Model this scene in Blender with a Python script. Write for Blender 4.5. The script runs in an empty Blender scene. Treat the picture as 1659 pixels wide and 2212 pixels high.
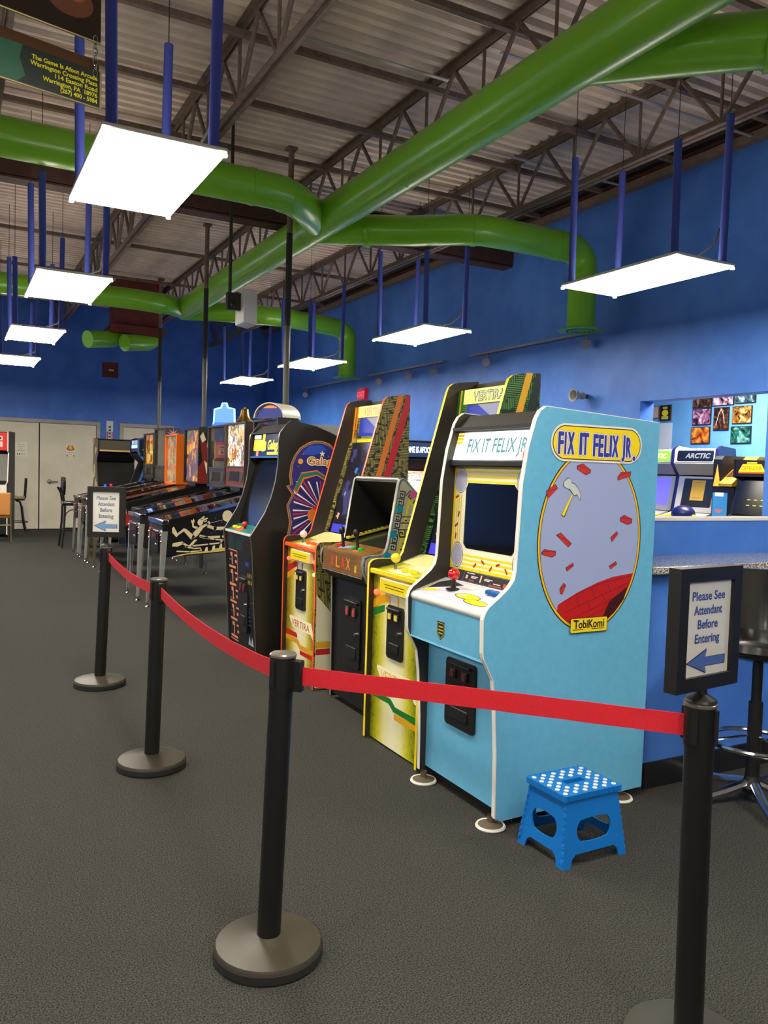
import bpy, math, random
from mathutils import Vector, Matrix
random.seed(7)
S = bpy.context.scene
C = S.collection
PI = math.pi
R = math.radians

# ------------------------------------------------------------------ camera
CAM_H = 1.42
def camera():
    yaw, pitch, roll, f = R(28.3), R(-2.87), R(1.72), 1745.0
    fw = Vector((math.sin(yaw)*math.cos(pitch), math.cos(yaw)*math.cos(pitch), math.sin(pitch)))
    r0 = Vector((math.cos(yaw), -math.sin(yaw), 0)); u0 = r0.cross(fw)
    r = math.cos(roll)*r0 + math.sin(roll)*u0
    u = -math.sin(roll)*r0 + math.cos(roll)*u0
    cd = bpy.data.cameras.new('camera'); co = bpy.data.objects.new('camera', cd); C.objects.link(co)
    m = Matrix((r, u, -fw)).transposed().to_4x4(); m.translation = Vector((0, 0, CAM_H))
    co.matrix_world = m
    cd.sensor_fit = 'VERTICAL'; cd.sensor_height = 36.0; cd.lens = 36.0*f/2212.0
    cd.clip_start = 0.05; cd.clip_end = 100
    S.camera = co
camera()

# ------------------------------------------------------------------ world, exposure
LAMP = 36.0           # radiance of the fluorescent panels
ADDED_UPLIGHT = 10.0        # glow added on top of the panels to brighten the ceiling
BACK_LAMP = 42.0       # lamp of the side room
w = bpy.data.worlds.new('world'); S.world = w; w.use_nodes = True
w.node_tree.nodes['Background'].inputs[0].default_value = (.5, .55, .7, 1)
w.node_tree.nodes['Background'].inputs[1].default_value = 0.03
S.view_settings.view_transform = 'Standard'; S.view_settings.look = 'None'
S.view_settings.exposure = 0.0; S.view_settings.gamma = 1.0
S.view_settings.use_curve_mapping = False
S.cycles.max_bounces = 7

# ------------------------------------------------------------------ materials
def lin(c):
    return tuple(((x/255)/12.92 if x/255 <= .04045 else ((x/255+.055)/1.055)**2.4) for x in c) + (1.0,)
MATS = {}
def mat(rgb, rough=.5, metal=0.0, emit=0.0, spec=.5, coat=0.0):
    key = (tuple(rgb), rough, metal, emit, spec, coat)
    if key in MATS: return MATS[key]
    m = bpy.data.materials.new('paint_%d_%d_%d' % tuple(rgb)); m.use_nodes = True
    nt = m.node_tree; b = nt.nodes['Principled BSDF']
    b.inputs['Base Color'].default_value = lin(rgb)
    b.inputs['Roughness'].default_value = rough; b.inputs['Metallic'].default_value = metal
    b.inputs['Specular IOR Level'].default_value = spec
    b.inputs['Coat Weight'].default_value = coat; b.inputs['Coat Roughness'].default_value = .08
    if emit:
        b.inputs['Emission Color'].default_value = lin(rgb); b.inputs['Emission Strength'].default_value = emit
    MATS[key] = m
    return m
def nodemat(name):
    m = bpy.data.materials.new(name); m.use_nodes = True
    nt = m.node_tree
    return m, nt, nt.nodes['Principled BSDF'], (lambda t, **k: _n(nt, t, **k)), nt.links.new
def _n(nt, t, **k):
    n = nt.nodes.new(t)
    for a, v in k.items(): setattr(n, a, v)
    return n
def ramp(n, stops, interp='LINEAR'):
    cr = n.color_ramp; cr.interpolation = interp
    while len(cr.elements) > 1: cr.elements.remove(cr.elements[-1])
    for i, (p, c) in enumerate(stops):
        e = cr.elements[0] if i == 0 else cr.elements.new(p)
        e.position = p; e.color = lin(c)
def noisy(name, c1, c2, scale, rough=.6, bump=0.0, bscale=None, metal=0, detail=4, spec=.5, stretch=None):
    m, nt, b, N, L = nodemat(name)
    tc = N('ShaderNodeTexCoord'); mp = N('ShaderNodeMapping'); L(tc.outputs['Object'], mp.inputs[0])
    if stretch: mp.inputs['Scale'].default_value = stretch
    no = N('ShaderNodeTexNoise'); no.inputs['Scale'].default_value = scale; no.inputs['Detail'].default_value = detail
    L(mp.outputs[0], no.inputs['Vector'])
    cr = N('ShaderNodeValToRGB'); ramp(cr, [(.35, c1), (.65, c2)]); L(no.outputs['Fac'], cr.inputs[0])
    L(cr.outputs[0], b.inputs['Base Color'])
    b.inputs['Roughness'].default_value = rough; b.inputs['Metallic'].default_value = metal
    b.inputs['Specular IOR Level'].default_value = spec
    if bump:
        n2 = N('ShaderNodeTexNoise'); n2.inputs['Scale'].default_value = bscale or scale; n2.inputs['Detail'].default_value = 2
        L(mp.outputs[0], n2.inputs['Vector'])
        bu = N('ShaderNodeBump'); bu.inputs['Strength'].default_value = bump; bu.inputs['Distance'].default_value = .01
        L(n2.outputs['Fac'], bu.inputs['Height']); L(bu.outputs[0], b.inputs['Normal'])
    return m
def artmat(name, palette, scale=9.0, emit=0.0, dist=.6, rough=.3, seed=0.0):
    """busy printed picture: voronoi patches broken up by noise"""
    m, nt, b, N, L = nodemat(name)
    tc = N('ShaderNodeTexCoord'); mp = N('ShaderNodeMapping'); L(tc.outputs['Object'], mp.inputs[0])
    mp.inputs['Location'].default_value = (seed*3.1, seed*1.7, seed)
    no = N('ShaderNodeTexNoise'); no.inputs['Scale'].default_value = scale*.7; no.inputs['Detail'].default_value = 3
    L(mp.outputs[0], no.inputs['Vector'])
    ad = N('ShaderNodeVectorMath', operation='MULTIPLY_ADD')
    L(no.outputs['Color'], ad.inputs[0]); ad.inputs[1].default_value = (dist*.3,)*3; L(mp.outputs[0], ad.inputs[2])
    vo = N('ShaderNodeTexVoronoi'); vo.inputs['Scale'].default_value = scale; L(ad.outputs[0], vo.inputs['Vector'])
    sp = N('ShaderNodeSeparateColor'); L(vo.outputs['Color'], sp.inputs[0])
    cr = N('ShaderNodeValToRGB'); n = len(palette)
    ramp(cr, [(i/n, c) for i, c in enumerate(palette)], 'CONSTANT'); L(sp.outputs[0], cr.inputs[0])
    L(cr.outputs[0], b.inputs['Base Color']); b.inputs['Roughness'].default_value = rough
    if emit:
        L(cr.outputs[0], b.inputs['Emission Color']); b.inputs['Emission Strength'].default_value = emit
    return m
def circuit(name, dark, light, au='X', av='Z', wash=None, wash_axis=None, wash_c=0, wash_w=.2, cell=.05, freq=95.0):
    """printed circuit tracks: little blocks of horizontal or vertical lines"""
    m, nt, b, N, L = nodemat(name)
    tc = N('ShaderNodeTexCoord'); se = N('ShaderNodeSeparateXYZ'); L(tc.outputs['Object'], se.inputs[0])
    def mth(op, a, bb=None):
        x = N('ShaderNodeMath', operation=op)
        for i, s in enumerate((a, bb)):
            if s is None: continue
            if isinstance(s, (int, float)): x.inputs[i].default_value = s
            else: L(s, x.inputs[i])
        return x.outputs[0]
    U, V = se.outputs[au], se.outputs[av]
    cu = mth('FLOOR', mth('DIVIDE', U, cell)); cv = mth('FLOOR', mth('DIVIDE', V, cell*1.5))
    co = N('ShaderNodeCombineXYZ'); L(cu, co.inputs[0]); L(cv, co.inputs[1])
    wn = N('ShaderNodeTexWhiteNoise'); wn.noise_dimensions = '2D'; L(co.outputs[0], wn.inputs['Vector'])
    pick = mth('GREATER_THAN', wn.outputs['Value'], .5)
    su = mth('GREATER_THAN', mth('FRACT', mth('MULTIPLY', U, freq)), .5)
    sv = mth('GREATER_THAN', mth('FRACT', mth('MULTIPLY', V, freq)), .5)
    mx = N('ShaderNodeMix'); L(pick, mx.inputs[0]); L(su, mx.inputs[2]); L(sv, mx.inputs[3])
    no = N('ShaderNodeTexNoise'); no.inputs['Scale'].default_value = 34; no.inputs['Detail'].default_value = 1
    L(tc.outputs['Object'], no.inputs['Vector'])
    fac = mth('MULTIPLY', mx.outputs[0], mth('GREATER_THAN', no.outputs['Fac'], .42))
    n2 = N('ShaderNodeTexNoise'); n2.inputs['Scale'].default_value = 3.5; L(tc.outputs['Object'], n2.inputs['Vector'])
    cl = N('ShaderNodeMix', data_type='RGBA'); L(fac, cl.inputs[0])
    cl.inputs[6].default_value = lin(dark); cl.inputs[7].default_value = lin(light)
    out = cl.outputs[2]
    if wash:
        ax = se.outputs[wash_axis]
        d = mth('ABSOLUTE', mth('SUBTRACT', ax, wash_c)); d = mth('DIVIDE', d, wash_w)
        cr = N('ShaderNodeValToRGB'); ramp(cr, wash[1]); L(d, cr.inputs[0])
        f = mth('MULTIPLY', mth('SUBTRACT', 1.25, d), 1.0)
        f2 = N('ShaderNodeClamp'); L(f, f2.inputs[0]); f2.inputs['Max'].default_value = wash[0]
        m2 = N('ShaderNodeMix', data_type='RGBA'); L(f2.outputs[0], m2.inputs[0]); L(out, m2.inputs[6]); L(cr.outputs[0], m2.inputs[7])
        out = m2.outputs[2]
    L(out, b.inputs['Base Color']); b.inputs['Roughness'].default_value = .35
    return m
def glassmat():
    m, nt, b, N, L = nodemat('clear_glass'); nt.nodes.remove(b)
    t = N('ShaderNodeBsdfTransparent'); g = N('ShaderNodeBsdfGlossy'); g.inputs['Roughness'].default_value = .02
    lw = N('ShaderNodeLayerWeight'); pw = N('ShaderNodeMath', operation='POWER'); pw.inputs[1].default_value = 4.0; L(lw.outputs['Facing'], pw.inputs[0])
    ma = N('ShaderNodeMath', operation='MULTIPLY_ADD'); ma.inputs[1].default_value = .8; ma.inputs[2].default_value = .03; L(pw.outputs[0], ma.inputs[0])
    mx = N('ShaderNodeMixShader'); L(ma.outputs[0], mx.inputs[0]); L(t.outputs[0], mx.inputs[1]); L(g.outputs[0], mx.inputs[2])
    L(mx.outputs[0], nt.nodes['Material Output'].inputs[0])
    return m

BLACK = mat((22, 21, 20), .45); SATIN = mat((26, 25, 24), .35); MATT = mat((20, 19, 18), .7)
RUBBER = mat((30, 30, 30), .8); WHITE = mat((232, 230, 222), .35); CREAM = mat((222, 214, 190), .5)
CHROME = mat((205, 205, 205), .12, 1.0); STEEL = mat((150, 150, 150), .3, 1.0); IRON = mat((70, 68, 66), .4, .8)
GREEN = mat((126, 196, 44), .3, coat=.2); SLEEVE = mat((62, 78, 168), .75)
DIFF = mat((255, 246, 230), .4, emit=LAMP)
GLASS = glassmat()
RED = mat((196, 22, 36), .6); YEL = mat((250, 226, 20), .35); ORANGE = mat((240, 96, 28), .35)
CARPET = noisy('carpet', (33, 33, 33), (85, 84, 79), 210, .95, .6, 300, spec=.1, detail=6)
WALLBLUE = noisy('blue_wall_paint', (68, 120, 212), (80, 134, 224), 3.0, .45, .08, 60, spec=.35)
WALLPALE = noisy('pale_blue_paint', (112, 176, 222), (122, 186, 230), 3.0, .6, .05, 60)
DECK = noisy('ceiling_deck_metal', (222, 206, 192), (236, 222, 208), 6.0, .5, .1, 40)
JOIST = noisy('joist_steel', (104, 90, 80), (124, 108, 96), 14.0, .55)
GIRDER = noisy('girder_brown', (70, 48, 40), (84, 58, 48), 8.0, .6)
DOORP = noisy('door_paint', (224, 216, 192), (234, 226, 202), 2.5, .5)
GRANITE = noisy('granite', (70, 66, 60), (214, 210, 196), 170, .08, detail=1)
BASEB = mat((24, 24, 26), .5)

# ------------------------------------------------------------------ mesh builder
class MB:
    def __init__(s): s.v = []; s.f = []; s.fm = []; s.ms = []
    def mi(s, m):
        if m not in s.ms: s.ms.append(m)
        return s.ms.index(m)
    def add(s, vs, fs, m):
        o = len(s.v); s.v += [tuple(p) for p in vs]; i = s.mi(m)
        for f in fs: s.f.append(tuple(o+k for k in f)); s.fm.append(i)
        return s
    def box(s, x0, x1, y0, y1, z0, z1, m):
        return s.add([(x, y, z) for z in (z0, z1) for y in (y0, y1) for x in (x0, x1)],
                     [(0, 2, 3, 1), (4, 5, 7, 6), (0, 1, 5, 4), (2, 6, 7, 3), (0, 4, 6, 2), (1, 3, 7, 5)], m)
    def prism(s, prof, y0, y1, m0, m1=None, me=None):
        """closed profile of (x,z) extruded along y; m0 face at y0, m1 face at y1, me the rim"""
        n = len(prof); m1 = m1 or m0; me = me or m0
        area = sum(prof[i][0]*prof[(i+1) % n][1]-prof[(i+1) % n][0]*prof[i][1] for i in range(n))
        if area < 0: prof = prof[::-1]
        a = [(x, y0, z) for x, z in prof]; b = [(x, y1, z) for x, z in prof]
        s.add(a, [tuple(range(n))], m0); s.add(b, [tuple(range(n))[::-1]], m1)
        s.add(a+b, [(i, i+n, (i+1) % n+n, (i+1) % n) for i in range(n)], me)
        return s
    def slab(s, x0, z0, x1, z1, y0, y1, t, m):
        """panel between two (x,z) points, t thick towards +x / -z side"""
        d = Vector((x1-x0, z1-z0)).normalized(); nx, nz = d.y*t, -d.x*t
        return s.prism([(x0, z0), (x1, z1), (x1+nx, z1+nz), (x0+nx, z0+nz)], y0, y1, m)
    def cyl(s, p0, p1, r0, m, r1=None, n=14, caps=True):
        p0 = Vector(p0); p1 = Vector(p1); r1 = r0 if r1 is None else r1
        d = (p1-p0).normalized(); a = d.orthogonal().normalized(); b = d.cross(a)
        ring = lambda p, r: [p+(a*math.cos(t)+b*math.sin(t))*r for t in (2*PI*i/n for i in range(n))]
        s.add(ring(p0, r0)+ring(p1, r1), [(i, (i+1) % n, (i+1) % n+n, i+n) for i in range(n)], m)
        if caps:
            s.add(ring(p0, r0), [tuple(range(n))[::-1]], m); s.add(ring(p1, r1), [tuple(range(n))], m)
        return s
    def lathe(s, prof, c, m, n=28, axis='z'):
        cx, cy, cz = c; vs = []
        for r, h in prof:
            for i in range(n):
                t = 2*PI*i/n; p = (r*math.cos(t), r*math.sin(t), h)
                if axis == 'x': p = (h, p[0], p[1])
                if axis == 'y': p = (p[0], h, p[1])
                vs.append((cx+p[0], cy+p[1], cz+p[2]))
        fs = []
        for k in range(len(prof)-1):
            for i in range(n): fs.append((k*n+i, k*n+(i+1) % n, (k+1)*n+(i+1) % n, (k+1)*n+i))
        return s.add(vs, fs, m)
    def tube(s, path, r, m, n=10, closed=False):
        path = [Vector(p) for p in path]; k = len(path); vs = []; a = None
        for i, p in enumerate(path):
            if closed: d = (path[(i+1) % k]-path[i-1]).normalized()
            else: d = (path[min(i+1, k-1)]-path[max(i-1, 0)]).normalized()
            if a is None: a = d.orthogonal().normalized()
            a = (a-d*a.dot(d)).normalized(); b = d.cross(a)
            vs += [p+(a*math.cos(t)+b*math.sin(t))*r for t in (2*PI*j/n for j in range(n))]
        fs = []
        for i in range(k if closed else k-1):
            q = (i+1) % k
            for j in range(n): fs.append((i*n+j, i*n+(j+1) % n, q*n+(j+1) % n, q*n+j))
        if not closed: fs += [tuple(range(n))[::-1], tuple((k-1)*n+j for j in range(n))]
        return s.add(vs, fs, m)
    def ball(s, c, r, m, n=14, sz=1.0):
        return s.lathe([(max(r*math.sin(t), 1e-4), -r*math.cos(t)*sz) for t in (PI*i/8 for i in range(9))], c, m, n)
    def poly(s, pts, m): return s.add(pts, [tuple(range(len(pts)))], m)
    def build(s, name, parent=None, origin=(0, 0, 0), bevel=0, sharp=.6):
        me = bpy.data.meshes.new(name); o3 = origin
        me.from_pydata([(p[0]-o3[0], p[1]-o3[1], p[2]-o3[2]) for p in s.v], [], s.f)
        for m in s.ms: me.materials.append(m)
        me.polygons.foreach_set('material_index', s.fm)
        me.polygons.foreach_set('use_smooth', [True]*len(s.f))
        me.update(); me.set_sharp_from_angle(angle=sharp)
        o = bpy.data.objects.new(name, me); C.objects.link(o)
        if parent is not None: o.parent = parent
        else: o.location = o3
        if bevel:
            b = o.modifiers.new('bevel', 'BEVEL'); b.width = bevel; b.segments = 2; b.limit_method = 'ANGLE'; b.angle_limit = R(40)
        return o
def tag(o, label=None, cat=None, group=None, kind=None):
    if label: o['label'] = label
    if cat: o['category'] = cat
    if group: o['group'] = group
    if kind: o['kind'] = kind
    return o
def thing(name, label, cat, loc=(0, 0, 0), rz=0.0, group=None):
    o = bpy.data.objects.new(name, None); o.empty_display_size = .1; C.objects.link(o)
    o.location = loc; o.rotation_euler = (0, 0, rz)
    return tag(o, label, cat, group)
def copy_tree(o, parent=None):
    c = o.copy(); C.objects.link(c); c.parent = parent
    for ch in o.children: copy_tree(ch, c)
    return c

# ------------------------------------------------------------------ lettering and flat print
TXT = {}
def text2d(s):
    if s in TXT: return TXT[s]
    cu = bpy.data.curves.new('t', 'FONT'); cu.body = s; cu.size = 1.0; cu.resolution_u = 3
    ob = bpy.data.objects.new('t', cu); C.objects.link(ob)
    dg = bpy.context.evaluated_depsgraph_get()
    me = bpy.data.meshes.new_from_object(ob.evaluated_get(dg))
    vs = [(v.co.x, v.co.y) for v in me.vertices]; fs = [tuple(p.vertices) for p in me.polygons]
    bpy.data.objects.remove(ob); bpy.data.curves.remove(cu); bpy.data.meshes.remove(me)
    TXT[s] = (vs, fs); return TXT[s]
class Print:
    """flat print on a plane: origin o, axes u (right) and v (up) as seen by the reader"""
    def __init__(s, o, u, v, step=.0002):
        s.o = Vector(o); s.u = Vector(u).normalized(); s.v = Vector(v).normalized()
        s.n = s.u.cross(s.v).normalized(); s.mb = MB(); s.step = step; s.k = 2
    def p(s, a, b): return s.o+s.u*a+s.v*b+s.n*(s.step*s.k)
    def poly(s, pts, m): s.mb.poly([s.p(*q) for q in pts], m); s.k += 1; return s
    def polys(s, lst, m):
        for pts in lst: s.mb.poly([s.p(*q) for q in pts], m)
        s.k += 1; return s
    def rect(s, a0, a1, b0, b1, m): return s.poly([(a0, b0), (a1, b0), (a1, b1), (a0, b1)], m)
    def rects(s, lst, m): return s.polys([[(a0, b0), (a1, b0), (a1, b1), (a0, b1)] for a0, a1, b0, b1 in lst], m)
    def ell(s, a, b, ra, rb, m, n=28, t0=0, t1=2*PI):
        return s.poly([(a+ra*math.cos(t0+(t1-t0)*i/n), b+rb*math.sin(t0+(t1-t0)*i/n)) for i in range(n)], m)
    def rrect(s, a0, a1, b0, b1, r, m, n=6):
        pts = []
        for cx, cy, t in ((a1-r, b1-r, 0), (a0+r, b1-r, PI/2), (a0+r, b0+r, PI), (a1-r, b0+r, 1.5*PI)):
            pts += [(cx+r*math.cos(t+PI/2*i/n), cy+r*math.sin(t+PI/2*i/n)) for i in range(n+1)]
        return s.poly(pts, m)
    def strip(s, pts, w, m):
        """polyline of width w"""
        out = []
        for i in range(len(pts)-1):
            x0, y0 = pts[i]; x1, y1 = pts[i+1]; d = math.hypot(x1-x0, y1-y0) or 1e-6
            ex, ey = (x1-x0)/d*w/2, (y1-y0)/d*w/2; px, py = -ey, ex
            out.append([(x0-ex+px, y0-ey+py), (x0-ex-px, y0-ey-py), (x1+ex-px, y1+ey-py), (x1+ex+px, y1+ey+py)])
        return s.polys(out, m)
    def text(s, t, a, b, h, m, w=None, align='c', shear=0, fat=0):
        vs, fs = text2d(t)
        x0 = min(v[0] for v in vs); x1 = max(v[0] for v in vs)
        sy = h/.73; sx = (w/(x1-x0)) if w else sy; W = (x1-x0)*sx
        off = {'c': -W/2, 'l': 0, 'r': -W}[align]
        for dx, dy in (((0, 0),) if not fat else ((-fat, 0), (fat, 0), (0, fat), (0, -fat), (fat*.7, fat*.7), (-fat*.7, -fat*.7), (fat*.7, -fat*.7), (-fat*.7, fat*.7))):
            s.mb.add([s.p(a+off+(x-x0)*sx+y*sy*shear+dx, b+y*sy+dy) for x, y in vs], fs, m)
            if fat: s.k += .1
        s.k += 1; return s
    def build(s, name, parent=None, origin=(0, 0, 0)): return s.mb.build(name, parent, origin)
# ================================================================== THE SETTING
XW, YF, ZC = 6.5, 18.2, 4.72       # right wall, far wall, underside of the deck
def struct(name, mb, bevel=0):
    return tag(mb.build(name, None, (0, 0, 0), bevel), kind='structure')
floor = struct('floor', MB().box(-11, 9, -5, YF, -.1, 0, CARPET))
m = MB()
m.box(XW, XW+.2, -5, 4.83, 0, 4.9, WALLBLUE); m.box(XW, XW+.2, 6.37, YF, 0, 4.9, WALLBLUE); m.box(XW, XW+.2, 4.83, 6.37, 2.25, 4.9, WALLBLUE)
wall_right = struct('wall_right', m)
wall_far = struct('wall_far', MB().box(-11, XW+.2, YF, YF+.2, 0, 4.9, WALLBLUE))
struct('wall_left', MB().box(-11.2, -11, -5, YF, 0, 4.9, WALLBLUE))
struct('wall_near', MB().box(-11.2, XW+.2, -5.2, -5, 0, 4.9, mat((226, 222, 210), .6)))
# side room behind the opening
m = MB(); m.box(8.35, 8.5, 3.2, 9.2, 0, 2.8, WALLPALE); m.box(XW+.2, 8.35, 9.1, 9.2, 0, 2.8, WALLPALE); m.box(XW+.2, 8.35, 3.2, 3.3, 0, 2.8, WALLPALE)
struct('wall_side_room', m)
struct('ceiling_side_room', MB().box(XW+.2, 8.5, 3.2, 9.2, 2.81, 2.91, mat((200, 200, 195), .8)))
# rust coloured ledge where the deck meets the right wall
ledge = struct('trim_1', MB().box(XW-.09, XW, -5, YF, 4.52, 4.60, JOIST).box(XW-.05, XW, -5, YF, 4.60, ZC, noisy('rust', (96, 48, 34), (70, 52, 44), 9, .8)).box(XW-.14, XW-.02, -5, YF, 4.66, 4.70, IRON))
# corrugated roof deck: flutes run along X
def deck():
    pitch, d = .1375, .065; vs = []; fs = []; y = -5.0
    prof = []
    while y < YF:
        prof += [(y, ZC), (y+.058, ZC), (y+.07, ZC+d), (y+.1255, ZC+d)]; y += pitch
    for x in (-11.0, XW+.2): vs += [(x, a, b) for a, b in prof]
    n = len(prof); fs = [(i, i+1, n+i+1, n+i) for i in range(n-1)]
    mb = MB(); mb.add(vs, fs, DECK)
    mb.box(-11.2, XW+.2, -5.2, YF+.2, ZC+.1, ZC+.2, DECK)
    return mb
ceiling = struct('ceiling', deck())
# open web joists under the deck
JX = [-9.5, -7.86, -6.23, -4.6, -2.97, -1.34, .29, 1.92, 3.57, 5.2]
web_meshes = {}
for jx in JX:
    m = MB()
    for zz, hh in ((4.645, .07), (4.13, .07)):
        for s in (-1, 1):
            m.box(jx+s*.012, jx+s*.052, -5, YF, zz+(hh-.01 if zz > 4.4 else 0), zz+(hh if zz > 4.4 else .01), JOIST)
            m.box(jx+s*.012-.003, jx+s*.012+.003, -5, YF, zz, zz+hh, JOIST)
    j = m.build('steel_joist', ceiling)
    if jx < -2: continue
    y = 2.3; k = 0
    while y < YF-.7:
        for kind, (a, b) in (('d', ((jx, 0, 4.66), (jx, .42, 4.16))), ('u', ((jx, .42, 4.16), (jx, .84, 4.66))), ('v', ((jx, .42, 4.17), (jx, .42, 4.66)))):
            if kind not in web_meshes:
                wm = MB(); wm.cyl((0, a[1], a[2]), (0, b[1], b[2]), .019 if kind != 'v' else .014, JOIST, n=6)
                o = wm.build('web_member', j); web_meshes[kind] = o.data
            else:
                o = bpy.data.objects.new('web_member', web_meshes[kind]); C.objects.link(o); o.parent = j
            o.location = (jx, y, 0)
        y += .84
# bridging across the joists, and light perforated hanger strips
PERF = mat((190, 186, 180), .4, .6)
for i, y in enumerate((3.8, 4.85, 5.93, 6.98, 8.05, 10.2, 12.4, 14.6, 16.6)):
    MB().box(-11, XW-.1, y, y+.05, 4.60, 4.645, JOIST).build('bridging', ceiling)
for x0, x1, y in ((2.0, 3.5, 5.62), (3.6, 6.4, 4.85+.2), (-1.3, 1.9, 4.6), (3.6, 6.4, 6.6)):
    m = MB(); m.box(x0, x1, y, y+.035, 4.55, 4.56, PERF)
    m.build('hanger_strip', ceiling)
# dark brown girder that crosses the hall
m = MB(); m.box(-11, XW, 8.72, 8.92, 4.14, 4.16, GIRDER); m.box(-11, XW, 8.81, 8.83, 4.16, 4.5, GIRDER); m.box(-11, XW, 8.72, 8.92, 4.5, 4.52, GIRDER)
m.box(-11, XW, 8.70, 8.80, 4.17, 4.45, GIRDER)
m.build('girder', ceiling)

# half wall and its counter, to the right of the blue cabinet
hw = struct('wall_partition', MB().box(2.80, 6.5, 2.97, 3.09, 0, 1.21, WALLBLUE))
MB().box(2.79, 6.5, 2.965, 3.10, 1.21, 1.226, WHITE).build('sill_cap', hw)
struct('wall_counter', MB().box(2.80, 6.4, 2.63, 2.97, 0, .994, WALLBLUE))
struct('baseboard_partition', MB().box(2.80, 6.4, 2.618, 2.63, 0, .12, BASEB))
struct('baseboard_far', MB().box(-11, .4, YF-.012, YF, 0, .1, BASEB).box(2.84, 3.2, YF-.012, YF, 0, .1, BASEB).box(4.45, XW, YF-.012, YF, 0, .1, BASEB))
ct = tag(MB().box(2.76, 6.4, 2.575, 2.968, .995, 1.032, GRANITE).build('countertop', None, (4.5, 2.76, .995), .006), 'speckled granite countertop along the blue half wall', 'countertop')
tag(MB().tube([(3.42, 2.61, .99), (3.44, 2.60, .92), (3.46, 2.61, .82), (3.55, 2.60, .70), (3.62, 2.612, .55)], .006, mat((190, 190, 195), .5), 6).build('cable', None), 'thin pale cable hanging under the granite countertop', 'cable')

# doors in the far wall
DOORF = noisy('door_frame_paint', (176, 168, 150), (188, 180, 162), 3, .45)
def far_door(name, x0, x1, leaves, top=2.22):
    d = MB(); t = .07
    d.box(x0-t, x0, YF-.05, YF, 0, top, DOORF); d.box(x1, x1+t, YF-.05, YF, 0, top, DOORF); d.box(x0-t, x1+t, YF-.05, YF, top, top+t, DOORF)
    o = struct(name, d)
    w_ = (x1-x0)/leaves
    for i in range(leaves):
        lf = MB().box(x0+i*w_+.012, x0+(i+1)*w_-.012, YF-.03, YF-.002, .015, top-.01, DOORP).build('door_leaf', o)
        MB().box(x0+i*w_+.008, x0+(i+1)*w_-.008, YF-.034, YF-.028, .002, .014, BASEB).build('sweep', lf)
    return o
d1 = far_door('door_1', .5-.0, 2.76, 2)
d2 = far_door('door_2', 3.3, 4.33, 1)
# gap line and lever of the double door
MB().box(1.63-.012, 1.63+.012, YF-.033, YF-.004, 0, 2.21, mat((40, 36, 30), .7)).build('meeting_gap', d1)
m = MB(); m.lathe([(.001, -.01), (.045, -.01), (.045, 0), (.02, .012), (.02, .045)], (1.83, YF-.045, 1.0), CHROME, 16, 'y')
m.ball((1.83, YF-.09, 1.0), .035, CHROME); m.cyl((1.83, YF-.09, 1.0), (1.99, YF-.09, 1.0), .012, CHROME, n=8)
m.build('door_lever', d1)
# notices taped to the door
INK = mat((70, 70, 75), .7); PAPER = mat((240, 236, 215), .7)
def notice(label, x0, x1, z0, z1, fn, y=YF-.031):
    t = thing('paper_notice', label, 'notice', ((x0+x1)/2, y, z0)); og = t.location
    MB().box(x0, x1, y-.002, y, z0, z1, PAPER).build('sheet', t, og)
    p = Print((x0, y-.002, z0), (1, 0, 0), (0, 0, 1)); fn(p, x1-x0, z1-z0); p.build('print', t, og)
def n1(p, w_, h):
    for i, s in enumerate(('Please respect', 'the appearance', 'of our', 'Bathrooms')):
        p.text(s, w_/2, h*(.82-.14*i), .016 if i < 3 else .022, INK)
    for i in range(4): p.rect(w_*(.18+.18*i), w_*(.26+.18*i), h*.1, h*.2, [INK, MATT, mat((150, 140, 60), .7), mat((210, 170, 170), .7)][i])
def n2(p, w_, h):
    p.rect(.012, w_-.012, .012, h-.012, mat((200, 185, 160), .7)).rect(.02, w_-.02, .02, h-.02, PAPER)
    p.poly([(w_*.15, h*.58), (w_*.3, h*.85), (w_*.7, h*.85), (w_*.85, h*.58), (w_*.62, h*.5), (w_*.38, h*.5)], mat((196, 90, 40), .6))
    p.ell(w_/2, h*.7, w_*.17, h*.13, mat((250, 200, 40), .6))
    p.text('Employees', w_/2, h*.33, .028, mat((190, 80, 70), .7)); p.text('Only', w_/2, h*.2, .024, mat((190, 80, 70), .7))
    p.ell(w_*.22, h*.15, .018, .018, mat((200, 120, 120), .7)); p.ell(w_*.78, h*.15, .018, .018, mat((200, 120, 120), .7))
notice('white notice with small pictures taped to left leaf of grey double door', 1.17, 1.40, 1.51, 1.80, n1)
notice('white notice with orange picture taped to right leaf of grey double door', 2.12, 2.36, 1.51, 1.81, n2)
# red and white plaque between the doors
t = thing('wall_plaque', 'narrow white and red plaque on blue wall between the doors', 'plaque', (3.03, YF, 1.7)); og = t.location
MB().box(2.96, 3.10, YF-.012, YF, 1.7, 2.33, WHITE).build('board', t, og, .004)
p = Print((2.96, YF-.012, 1.7), (1, 0, 0), (0, 0, 1)); p.rects([(.01, .03, .02, .4), (.11, .13, .02, .4)], mat((180, 40, 40), .6))
p.rects([(.045, .095, .06+.07*i, .1+.07*i) for i in range(7)], mat((90, 80, 85), .6)); p.build('print', t, og)
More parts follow.
